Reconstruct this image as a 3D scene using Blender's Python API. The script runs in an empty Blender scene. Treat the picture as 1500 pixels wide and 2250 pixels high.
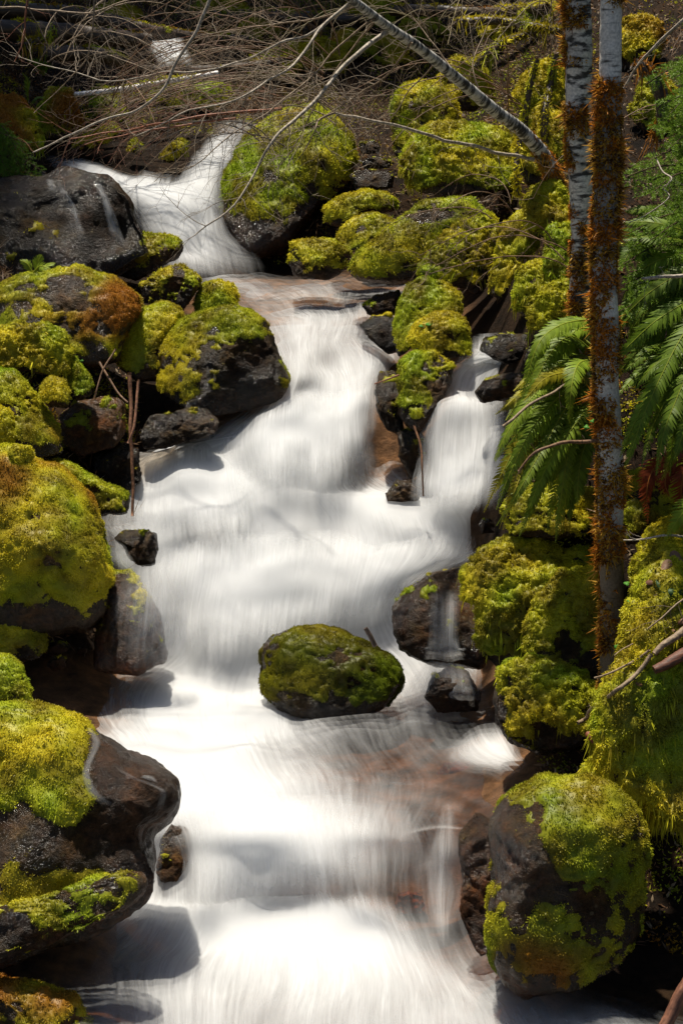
import bpy, bmesh, math
import numpy as np
R = math.radians
rng = np.random.default_rng(11)
sc = bpy.context.scene
COL = sc.collection

# ---------------------------------------------------------------- camera model (1500 x 2250 photo units)
PITCH, HFOVY = R(14), R(16)
F = 1125 / math.tan(HFOVY)
FWD = np.array([0, math.cos(PITCH), -math.sin(PITCH)])
UP = np.array([0, math.sin(PITCH), math.cos(PITCH)])
RT = np.array([1.0, 0, 0])
CAMZ = 2.75
CAM = np.array([0, 0, CAMZ])

def at(u, v, y):
    """world point seen at photo position (u, v) and lying y metres ahead of the camera"""
    u = np.asarray(u, float); v = np.asarray(v, float); y = np.asarray(y, float)
    d = FWD + RT * ((u - 750) / F)[..., None] + UP * ((1125 - v) / F)[..., None]
    return CAM + d * (y / d[..., 1])[..., None]

def proj(p):
    q = p - CAM
    w = q @ FWD
    return 750 + F * (q @ RT) / w, 1125 - F * (q @ UP) / w

def mpp(p):
    return float((np.asarray(p) - CAM) @ FWD) / F

# depth of the stream surface along its middle, and of the ground beside it
_DW = np.array([(-1500, 42), (-900, 30), (-400, 21), (0, 15.2), (110, 13.2), (290, 10.9), (400, 10.15), (610, 9.7), (650, 9.1),
                (700, 8.7), (800, 8.15), (870, 7.75), (1060, 7.45), (1110, 7.3), (1180, 7.05), (1450, 6.83),
                (1500, 6.56), (1600, 6.07), (1750, 5.45), (1800, 5.3), (1970, 5.2), (1985, 5.17), (2100, 4.82),
                (2250, 4.43), (2500, 3.95), (2900, 3.35), (3600, 2.6)])
_BK = np.array([(-1500, 34), (-900, 25), (-400, 18.5), (0, 14.2), (300, 11.0), (600, 9.0), (900, 7.75), (1200, 6.95), (1450, 6.5), (1600, 6.0), (1750, 5.45),
                (1970, 5.0), (2250, 4.43), (2500, 3.95), (2900, 3.35), (3600, 2.6)])
_FR = np.array([(-1500, .8), (0, .76), (600, .78), (1200, .87), (1480, .91), (1750, .97), (2250, 1.0), (3600, 1)])
_FL = np.array([(-1500, .85), (0, .86), (500, .93), (900, .96), (1400, .99), (2250, 1.0), (3600, 1)])
_vg = np.arange(-1500, 3601, 4.); _dg = np.interp(_vg, _DW[:, 0], _DW[:, 1])
_k = np.exp(-.5 * (np.arange(-18, 19) / 8.) ** 2); _k /= _k.sum()
_dg = np.convolve(np.concatenate([np.full(18, _dg[0]), _dg, np.full(18, _dg[-1])]), _k, 'valid')
def Dw(v): return np.interp(v, _vg, _dg)
def sst(a, b, x):
    t = np.clip((x - a) / (b - a), 0, 1); return t * t * (3 - 2 * t)
def Dg(u, v):
    u = np.asarray(u, float); v = np.asarray(v, float)
    w, b = Dw(v), np.interp(v, _BK[:, 0], _BK[:, 1])
    q = sst(560, 700, v)
    r, l = sst(950, 1330, u), sst(150, -100, u) * (1 - q) + sst(420, 60, u) * q
    base = w * (1 - r - l) + b * r * np.interp(v, _FR[:, 0], _FR[:, 1]) + b * l * np.interp(v, _FL[:, 0], _FL[:, 1])
    return base

# ---------------------------------------------------------------- noise
_perm = rng.permutation(4096).astype(np.int64)
_g = rng.normal(size=(4096, 3)); _g /= np.linalg.norm(_g, axis=1)[:, None]
def pn(p, seed=0):
    p = np.asarray(p, float) + seed * 17.31
    i = np.floor(p).astype(np.int64); f = p - i
    w = f * f * f * (f * (f * 6 - 15) + 10)
    out = 0
    for dx in (0, 1):
        for dy in (0, 1):
            for dz in (0, 1):
                h = _perm[(_perm[(_perm[(i[:, 0] + dx) & 4095] + i[:, 1] + dy) & 4095] + i[:, 2] + dz) & 4095]
                d = np.einsum('ij,ij->i', _g[h], f - np.array([dx, dy, dz]))
                k = (w[:, 0] if dx else 1 - w[:, 0]) * (w[:, 1] if dy else 1 - w[:, 1]) * (w[:, 2] if dz else 1 - w[:, 2])
                out = out + k * d
    return out * 1.5
def fbm(p, seed=0, oct=3, lac=2.1, gain=.5):
    a, s, t = 1.0, 0, 0
    for o in range(oct):
        s = s + a * pn(p * lac ** o, seed + o * 3); t += a; a *= gain
    return s / t

# ---------------------------------------------------------------- mesh making
def link(o, parent=None):
    COL.objects.link(o)
    if parent is not None:
        o.parent = parent
        o.matrix_parent_inverse.identity()
    return o

def wloc(o):
    v = np.zeros(3)
    while o is not None:
        v = v + np.array(o.location); o = o.parent
    return v

def mesh_obj(name, V, tris=None, quads=None, mat=None, parent=None, origin=None, smooth=True, col=None, uv=None, f=None):
    V = np.asarray(V, float)
    if parent is not None and origin is None: origin = wloc(parent)
    if origin is None: origin = (V.min(0) + V.max(0)) / 2
    origin = np.asarray(origin, float)
    m = bpy.data.meshes.new(name)
    T = np.zeros((0, 3), np.int64) if tris is None else np.asarray(tris, np.int64).reshape(-1, 3)
    Q = np.zeros((0, 4), np.int64) if quads is None else np.asarray(quads, np.int64).reshape(-1, 4)
    m.vertices.add(len(V)); m.vertices.foreach_set('co', (V - origin).astype(np.float32).ravel())
    li = np.concatenate([T.ravel(), Q.ravel()]).astype(np.int32)
    m.loops.add(len(li)); m.loops.foreach_set('vertex_index', li)
    st = np.concatenate([np.arange(len(T)) * 3, len(T) * 3 + np.arange(len(Q)) * 4]).astype(np.int32)
    m.polygons.add(len(st)); m.polygons.foreach_set('loop_start', st)
    sm = np.broadcast_to(np.asarray(smooth, bool), (len(st),)) if np.ndim(smooth) == 0 else np.asarray(smooth, bool)
    m.polygons.foreach_set('use_smooth', sm)
    if uv is not None:
        m.uv_layers.new(name='flow').data.foreach_set('uv', np.asarray(uv, np.float32)[li].ravel())
    if col is not None:
        c = np.ones((len(V), 4), np.float32); c[:, :3] = np.clip(col, 0, 1)
        m.attributes.new('col', 'FLOAT_COLOR', 'POINT').data.foreach_set('color', c.ravel())
    for k, d in (f or {}).items():
        m.attributes.new(k, 'FLOAT', 'POINT').data.foreach_set('value', np.asarray(d, np.float32))
    m.update(calc_edges=True)
    if mat: m.materials.append(mat)
    o = bpy.data.objects.new(name, m)
    par = wloc(parent) if parent is not None else 0
    o.location = origin - par
    return link(o, parent)

def tag(o, label=None, cat=None, group=None, kind=None):
    if label: o['label'] = label
    if cat: o['category'] = cat
    if group: o['group'] = group
    if kind: o['kind'] = kind
    return o

def empty(name, loc, label, cat, group=None):
    o = bpy.data.objects.new(name, None); o.location = loc; o.empty_display_size = .05
    link(o); return tag(o, label, cat, group)

class Acc:
    """gathers pieces that make up one mesh"""
    def __init__(s): s.V, s.T, s.Q, s.C, s.U, s.n = [], [], [], [], [], 0
    def add(s, V, T=None, Q=None, col=(1, 1, 1), uv=None):
        V = np.asarray(V, float)
        s.V.append(V)
        if T is not None: s.T.append(np.asarray(T) + s.n)
        if Q is not None: s.Q.append(np.asarray(Q) + s.n)
        s.C.append(np.broadcast_to(np.asarray(col, float), (len(V), 3)))
        s.U.append(np.zeros((len(V), 2)) if uv is None else uv)
        s.n += len(V)
    def build(s, name, mat, parent=None, origin=None, smooth=True):
        return mesh_obj(name, np.concatenate(s.V), np.concatenate(s.T) if s.T else None, np.concatenate(s.Q) if s.Q else None,
                        mat, parent, origin, smooth, np.concatenate(s.C), np.concatenate(s.U))

def catmull(P, n):
    P = np.asarray(P, float)
    k = len(P)
    if k == 2: return P[0] + (P[1] - P[0]) * np.linspace(0, 1, n)[:, None]
    E = np.vstack([2 * P[0] - P[1], P, 2 * P[-1] - P[-2]])
    t = np.linspace(0, k - 1, n); i = np.minimum(t.astype(int), k - 2); f = (t - i)[:, None]
    a, b, c, d = E[i], E[i + 1], E[i + 2], E[i + 3]
    return .5 * (2 * b + (c - a) * f + (2 * a - 5 * b + 4 * c - d) * f ** 2 + (3 * b - a - 3 * c + d) * f ** 3)

def frames(P):
    T = np.gradient(P, axis=0); T /= np.linalg.norm(T, axis=1)[:, None] + 1e-12
    ref = np.array([0.13, -.9, .37])
    A = np.cross(T, ref); A /= np.linalg.norm(A, axis=1)[:, None] + 1e-12
    return T, A, np.cross(T, A)

def tube(acc, P, r, sides=6, col=(1, 1, 1), bump=0, seed=0, cap=True):
    P = np.asarray(P, float); n = len(P)
    r = np.broadcast_to(np.asarray(r, float), (n,))
    T, A, B = frames(P)
    th = np.arange(sides) * 2 * np.pi / sides
    rr = r[:, None] * np.ones(sides)
    ring = P[:, None] + rr[..., None] * (np.cos(th)[None, :, None] * A[:, None] + np.sin(th)[None, :, None] * B[:, None])
    V = ring.reshape(-1, 3)
    if bump:
        nn = V - np.repeat(P, sides, 0)
        V = V + nn * (fbm(V * (1.1 / r.mean()), seed, 3) * bump)[:, None]
    i = np.arange(n - 1)[:, None] * sides; j = np.arange(sides)[None]; k = (j + 1) % sides
    Q = np.stack([i + j, i + k, i + sides + k, i + sides + j], -1).reshape(-1, 4)
    s = np.concatenate([[0], np.cumsum(np.linalg.norm(np.diff(P, axis=0), axis=1))])
    uv = np.stack([np.tile(th, n) * np.repeat(r, sides), np.repeat(s, sides)], 1)
    Tt = None
    if cap:
        V = np.vstack([V, P[0], P[-1]]); uv = np.vstack([uv, uv[0], uv[-1]])
        e = n * sides
        Tt = np.array([[q, e, (q + 1) % sides] for q in range(sides)] + [[(n - 1) * sides + (q + 1) % sides, e + 1, (n - 1) * sides + q] for q in range(sides)])
        Tt = Tt[:, ::-1]
    c = col if np.ndim(col) == 1 else np.vstack([np.repeat(col, sides, 0)] + ([col[0], col[-1]] if cap else []))
    acc.add(V, Tt, Q, c, uv)
    return V[:n * sides], Q

def vnormals(V, T):
    fn = np.cross(V[T[:, 1]] - V[T[:, 0]], V[T[:, 2]] - V[T[:, 0]])
    N = np.zeros_like(V)
    for k in range(3):
        for a in range(3): N[:, a] += np.bincount(T[:, k], fn[:, a], len(V))
    return N / (np.linalg.norm(N, axis=1)[:, None] + 1e-12), np.linalg.norm(fn, axis=1) / 2

def unit(a): return a / (np.linalg.norm(a, axis=-1, keepdims=True) + 1e-12)

# ---------------------------------------------------------------- materials
def mat_new(name):
    m = bpy.data.materials.new(name); m.use_nodes = True
    nt = m.node_tree; nt.nodes.clear()
    return m, nt, lambda t, **k: _nd(nt, t, **k)
def _nd(nt, t, **k):
    n = nt.nodes.new(t)
    for a, b in k.items():
        if a.startswith('_'):
            setattr(n, a[1:], b)
        else:
            key = int(a[1:]) if a[0] == 'i' and a[1:].isdigit() else a.replace('__', ' ')
            if isinstance(b, bpy.types.NodeSocket): nt.links.new(b, n.inputs[key])
            else: n.inputs[key].default_value = b
    return n
def ramp(N, fac, stops):
    r = N('ShaderNodeValToRGB', Fac=fac)
    e = r.color_ramp.elements
    while len(e) < len(stops): e.new(.5)
    for q, (p, c) in zip(e, stops):
        q.position = p; q.color = (*c, 1) if len(c) == 3 else c
    return r.outputs['Color']
def g3(x): return (x, x, x)

def m_moss():
    m, nt, N = mat_new('moss')
    a = N('ShaderNodeAttribute', _attribute_name='col')
    d = N('ShaderNodeBsdfDiffuse', Color=a.outputs['Color'])
    t = N('ShaderNodeBsdfTranslucent', Color=a.outputs['Color'])
    x = N('ShaderNodeMixShader', i0=.24, i1=d.outputs[0], i2=t.outputs[0])
    g = N('ShaderNodeBsdfGlossy', Color=(1, 1, .9, 1), Roughness=.45)
    y = N('ShaderNodeMixShader', i0=.012, i1=x.outputs[0], i2=g.outputs[0])
    N('ShaderNodeOutputMaterial', Surface=y.outputs[0]); return m
def m_leaf():
    m, nt, N = mat_new('leaf')
    a = N('ShaderNodeAttribute', _attribute_name='col')
    d = N('ShaderNodeBsdfPrincipled', Base__Color=a.outputs['Color'], Roughness=.5)
    d.inputs['Specular IOR Level'].default_value = .2
    t = N('ShaderNodeBsdfTranslucent', Color=a.outputs['Color'])
    x = N('ShaderNodeMixShader', i0=.35, i1=d.outputs[0], i2=t.outputs[0])
    N('ShaderNodeOutputMaterial', Surface=x.outputs[0]); return m
def m_rock():
    m, nt, N = mat_new('wet_rock')
    a = N('ShaderNodeAttribute', _attribute_name='col')
    tc = N('ShaderNodeTexCoord')
    n1 = N('ShaderNodeTexNoise', Vector=tc.outputs['Object'], Scale=9., Detail=8., Roughness=.65)
    n2 = N('ShaderNodeTexNoise', Vector=tc.outputs['Object'], Scale=60., Detail=6., Roughness=.7)
    n3 = N('ShaderNodeTexVoronoi', Vector=tc.outputs['Object'], Scale=22.)
    f = N('ShaderNodeMix', _data_type='RGBA', _blend_type='MULTIPLY', Factor=1.)
    n4 = N('ShaderNodeTexNoise', Vector=tc.outputs['Object'], Scale=3.5, Detail=5., Roughness=.6)
    c = ramp(N, n1.outputs['Fac'], [(.3, (.3, .28, .27)), (.5, (.9, .82, .72)), (.68, (1.9, 1.45, 1.1))])
    nt.links.new(a.outputs['Color'], f.inputs[6]); nt.links.new(c, f.inputs[7])
    f2 = N('ShaderNodeMix', _data_type='RGBA', _blend_type='MULTIPLY', Factor=.85)
    c2 = ramp(N, n2.outputs['Fac'], [(.35, g3(.35)), (.5, g3(.9)), (.66, g3(1.7))])
    nt.links.new(f.outputs[2], f2.inputs[6]); nt.links.new(c2, f2.inputs[7])
    lich = ramp(N, n3.outputs['Distance'], [(.1, g3(1.)), (.16, g3(0.))])
    lm = N('ShaderNodeMath', _operation='MULTIPLY', i0=lich, i1=ramp(N, n4.outputs['Fac'], [(.52, g3(0)), (.62, g3(.5))]))
    f3 = N('ShaderNodeMix', _data_type='RGBA', _blend_type='MIX', Factor=lm.outputs[0])
    nt.links.new(f2.outputs[2], f3.inputs[6]); f3.inputs[7].default_value = (.13, .105, .06, 1)
    ro = ramp(N, n4.outputs['Fac'], [(.44, g3(.13)), (.62, g3(.5))])
    sp = ramp(N, n4.outputs['Fac'], [(.44, g3(.4)), (.62, g3(.08))])
    hs = N('ShaderNodeMath', _operation='ADD', i0=n1.outputs['Fac'], i1=n2.outputs['Fac'])
    vc = N('ShaderNodeTexVoronoi', _feature='DISTANCE_TO_EDGE', Scale=7.)
    b = N('ShaderNodeBump', Strength=.9, Distance=.014, Height=hs.outputs[0])
    p = N('ShaderNodeBsdfPrincipled', Base__Color=f3.outputs[2], Roughness=ro, Normal=b.outputs[0])
    nt.links.new(sp, p.inputs['Specular IOR Level'])
    nt.nodes.remove(vc)
    N('ShaderNodeOutputMaterial', Surface=p.outputs[0]); return m
def m_ground():
    m, nt, N = mat_new('forest_floor')
    tc = N('ShaderNodeTexCoord')
    n1 = N('ShaderNodeTexNoise', Vector=tc.outputs['Object'], Scale=4., Detail=10., Roughness=.7)
    n2 = N('ShaderNodeTexNoise', Vector=tc.outputs['Object'], Scale=35., Detail=8., Roughness=.75)
    c = ramp(N, n1.outputs['Fac'], [(.3, (.004, .003, .002)), (.5, (.018, .010, .005)), (.7, (.045, .024, .010))])
    c2 = ramp(N, n2.outputs['Fac'], [(.35, g3(.4)), (.65, g3(1.4))])
    f = N('ShaderNodeMix', _data_type='RGBA', _blend_type='MULTIPLY', Factor=1.)
    nt.links.new(c, f.inputs[6]); nt.links.new(c2, f.inputs[7])
    at_ = N('ShaderNodeAttribute', _attribute_name='col')
    n5 = N('ShaderNodeTexNoise', Vector=tc.outputs['Object'], Scale=11., Detail=6., Roughness=.65)
    vcol = ramp(N, n5.outputs['Fac'], [(.3, g3(.2)), (.52, (1., .9, .8)), (.7, (1.9, 1.6, 1.3))])
    bed = N('ShaderNodeMix', _data_type='RGBA', _blend_type='MULTIPLY', Factor=1.)
    nt.links.new(vcol, bed.inputs[6]); bed.inputs[7].default_value = (.15, .085, .045, 1)
    f9 = N('ShaderNodeMix', _data_type='RGBA', _blend_type='MIX', Factor=at_.outputs['Fac'])
    nt.links.new(f.outputs[2], f9.inputs[6]); nt.links.new(bed.outputs[2], f9.inputs[7]); f = f9
    b = N('ShaderNodeBump', Strength=.8, Distance=.03, Height=n2.outputs['Fac'])
    p = N('ShaderNodeBsdfPrincipled', Base__Color=f.outputs[2], Roughness=.8, Normal=b.outputs[0])
    p.inputs['Specular IOR Level'].default_value = .08
    N('ShaderNodeOutputMaterial', Surface=p.outputs[0]); return m
def m_bark(name, dark, light, sx, sy, lo=.42, hi=.56, rough=.65):
    m, nt, N = mat_new(name)
    uv = N('ShaderNodeUVMap', _uv_map='flow')
    mp = N('ShaderNodeMapping', Vector=uv.outputs[0], Scale=(sx, sy, 1))
    tc = N('ShaderNodeTexCoord')
    n1 = N('ShaderNodeTexNoise', Vector=mp.outputs[0], Scale=1., Detail=5., Roughness=.6)
    n2 = N('ShaderNodeTexNoise', Vector=tc.outputs['Object'], Scale=130., Detail=4.)
    c = ramp(N, n1.outputs['Fac'], [(lo, dark), (hi, light)])
    c2 = ramp(N, n2.outputs['Fac'], [(.35, g3(.7)), (.65, g3(1.1))])
    f = N('ShaderNodeMix', _data_type='RGBA', _blend_type='MULTIPLY', Factor=1.)
    nt.links.new(c, f.inputs[6]); nt.links.new(c2, f.inputs[7])
    a = N('ShaderNodeAttribute', _attribute_name='col')
    f2 = N('ShaderNodeMix', _data_type='RGBA', _blend_type='MULTIPLY', Factor=1.)
    nt.links.new(f.outputs[2], f2.inputs[6]); nt.links.new(a.outputs['Color'], f2.inputs[7])
    b = N('ShaderNodeBump', Strength=.5, Distance=.004, Height=n1.outputs['Fac'])
    p = N('ShaderNodeBsdfPrincipled', Base__Color=f2.outputs[2], Roughness=rough, Normal=b.outputs[0])
    N('ShaderNodeOutputMaterial', Surface=p.outputs[0]); return m
def m_water(name, clear=True, layers=4.):
    """flowing water: clear brownish water where no air is in it, white aerated water where 'cover' is high, drawn out along the flow"""
    m, nt, N = mat_new(name)
    uv = N('ShaderNodeUVMap', _uv_map='flow')
    cv = N('ShaderNodeAttribute', _attribute_name='cover').outputs['Fac']
    def streak(sx, sy, det, ro=.55, off=0.):
        mp = N('ShaderNodeMapping', Vector=uv.outputs[0], Scale=(sx, sy, 1), Location=(off, off, 0))
        return N('ShaderNodeTexNoise', Vector=mp.outputs[0], Scale=1., Detail=det, Roughness=ro).outputs['Fac']
    s1, s2, s3 = streak(14, 1.6, 3.), streak(70, 3., 3., .6, 4.), streak(5, 2.2, 3., .5, 9.)
    def M(op, a, b, c=None):
        k = dict(i0=a, i1=b)
        if c is not None: k['i2'] = c
        return N('ShaderNodeMath', _operation=op, **k).outputs[0]
    st = M('ADD', M('ADD', M('MULTIPLY', s1, .4), M('MULTIPLY', s2, .38)), M('MULTIPLY', s3, .22))
    st = M('MULTIPLY_ADD', st, 1., -.5)
    win = M('MULTIPLY', cv, M('SUBTRACT', 1., cv))
    win = M('MULTIPLY_ADD', win, 4., .2)
    al = M('ADD', cv, M('MULTIPLY', M('MULTIPLY', st, 2.3), win))
    al = N('ShaderNodeClamp', Value=al, Min=0., Max=.975).outputs[0]
    al = M('SUBTRACT', 1., M('POWER', M('SUBTRACT', 1., al), 1. / layers))
    bh = M('ADD', M('MULTIPLY', s1, .6), M('MULTIPLY', s2, .4))
    b = N('ShaderNodeBump', Strength=.1, Distance=.02, Height=bh)
    d = N('ShaderNodeBsdfDiffuse', Color=(.90, .905, .91, 1), Normal=b.outputs[0])
    t = N('ShaderNodeBsdfTranslucent', Color=(.90, .91, .92, 1))
    foam = N('ShaderNodeMixShader', i0=.5, i1=d.outputs[0], i2=t.outputs[0])
    base = N('ShaderNodeBsdfTransparent')
    if clear:
        tp = N('ShaderNodeAttribute', _attribute_name='bottom').outputs['Fac']
        tr = N('ShaderNodeBsdfTransparent', Color=(.74, .62, .48, 1))
        gl = N('ShaderNodeBsdfGlossy', Color=(.55, .56, .58, 1), Roughness=.42, Normal=b.outputs[0])
        fr = N('ShaderNodeFresnel', IOR=1.33)
        su = N('ShaderNodeMixShader', i0=fr.outputs[0], i1=tr.outputs[0], i2=gl.outputs[0])
        base = N('ShaderNodeMixShader', i0=tp, i1=base.outputs[0], i2=su.outputs[0])
    x = N('ShaderNodeMixShader', i0=al, i1=base.outputs[0], i2=foam.outputs[0])
    N('ShaderNodeOutputMaterial', Surface=x.outputs[0]); return m
MOSS, LEAF, ROCK, GROUND = m_moss(), m_leaf(), m_rock(), m_ground()
BIRCH = m_bark('birch_bark', (.05, .045, .04), (.8, .78, .74), 13, 38, .43, .53)
BIRCHW = m_bark('pale_birch_bark', (.1, .09, .08), (.8, .78, .74), 9, 60, .3, .42)
TWIG = m_bark('twig_bark', (.55, .5, .45), (1.3, 1.25, 1.2), 60, 60, .4, .6)
LOGM = m_bark('log_bark', (.02, .013, .008), (.09, .055, .03), 60, 6, .35, .65, .5)
WATER, FALL = m_water('stream_water'), m_water('falling_water', False, 3.)

# ---------------------------------------------------------------- moss
PAL = dict(yel=(.58, .475, .022), grn=(.27, .35, .016), olv=(.17, .12, .012), rus=(.30, .12, .014))
def moss_col(P, tone, rust, seed, n=None):
    a = fbm(P * 3.2, seed + 40, 3); b = fbm(P * 7.5, seed + 50, 3); c = fbm(P * 2.4, seed + 60, 2)
    k = np.clip(tone * .9 - .02 + a * 1.7, 0, 1)[:, None]
    col = np.array(PAL['grn']) * (1 - k) + np.array(PAL['yel']) * k
    o = np.clip(.3 + b * 2.2, 0, 1)[:, None] * .75
    col = col * (1 - o) + np.array(PAL['olv']) * o
    r = (sst(.02, .4, c + rust - .35))[:, None]
    return col * (1 - r) + np.array(PAL['rus']) * r

NT = [0]
def tufts(acc, V, T, w, dens, L, wd, tone=.5, rust=0., seed=0, droop=.35, blades=3, colf=None, spread=.9, lift=0.0):
    """small pointed leaf blades growing out of the surface (V, T) with weight w per vertex"""
    N_, area = vnormals(V, T)
    wf = w[T].mean(1) * area
    n = int(wf.sum() * dens)
    if n < 3: return
    NT[0] += n
    i = rng.choice(len(T), n, p=wf / wf.sum())
    r1, r2 = np.sqrt(rng.random(n)), rng.random(n)
    ba = np.stack([1 - r1, r1 * (1 - r2), r1 * r2], 1)
    P = np.einsum('ij,ijk->ik', ba, V[T[i]]); Nn = unit(np.einsum('ij,ijk->ik', ba, N_[T[i]]))
    base = colf(P) if colf else moss_col(P, tone, rust, seed)
    base = base * (0.75 + .5 * rng.random((n, 1)))
    clump = np.clip(.75 + 1.1 * fbm(P * 22, seed + 9, 2), .35, 1.5)
    for b in range(blades):
        d = Nn * .6 + rng.normal(size=(n, 3)) * spread * .6
        d[:, 2] += .2 - droop * (1 - Nn[:, 2]) * 1.0
        d = unit(d)
        s = unit(np.cross(d, Nn + rng.normal(size=(n, 3)) * .45))
        l = (L * (.6 + .8 * rng.random(n)) * clump)[:, None]
        ww = wd * (.7 + .6 * rng.random((n, 1)))
        p0 = P + Nn * lift
        A, B = p0 + d * l * .35 - s * ww, p0 + d * l * .35 + s * ww
        tip = p0 + d * l + np.array([0, 0, -1]) * l * .15
        Vb = np.stack([p0, A, tip, B], 1).reshape(-1, 3)
        q = np.arange(n)[:, None] * 4 + np.arange(4)
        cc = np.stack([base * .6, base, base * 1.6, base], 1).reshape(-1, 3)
        acc.add(Vb, None, q, cc)

# ---------------------------------------------------------------- boulders
_ico = {}
def ico(s):
    if s not in _ico:
        bm = bmesh.new(); bmesh.ops.create_icosphere(bm, subdivisions=s, radius=1)
        bm.verts.ensure_lookup_table()
        _ico[s] = (np.array([v.co[:] for v in bm.verts]), np.array([[v.index for v in f.verts] for f in bm.faces]))
        bm.free()
    return _ico[s]

def outline_R(poly):
    """radius about the middle of a closed outline as a function of direction"""
    P = np.asarray(poly, float)
    c = (P.max(0) + P.min(0)) / 2
    Q = np.vstack([P, P[:1]])
    D = np.concatenate([Q[i] + (Q[i + 1] - Q[i]) * np.linspace(0, 1, 24, endpoint=False)[:, None] for i in range(len(P))])
    d = D - c
    th = np.arctan2(-d[:, 1], d[:, 0]); r = np.hypot(d[:, 0], d[:, 1])
    g = np.linspace(-np.pi, np.pi, 361)[:-1]
    o = np.argsort(th)
    rr = np.interp(g, th[o], r[o], period=2 * np.pi)
    k = np.exp(-.5 * (np.arange(-9, 10) / 3.5) ** 2); k /= k.sum()
    rr = np.convolve(np.concatenate([rr[-9:], rr, rr[:9]]), k, 'valid')
    return c, g, rr

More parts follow.
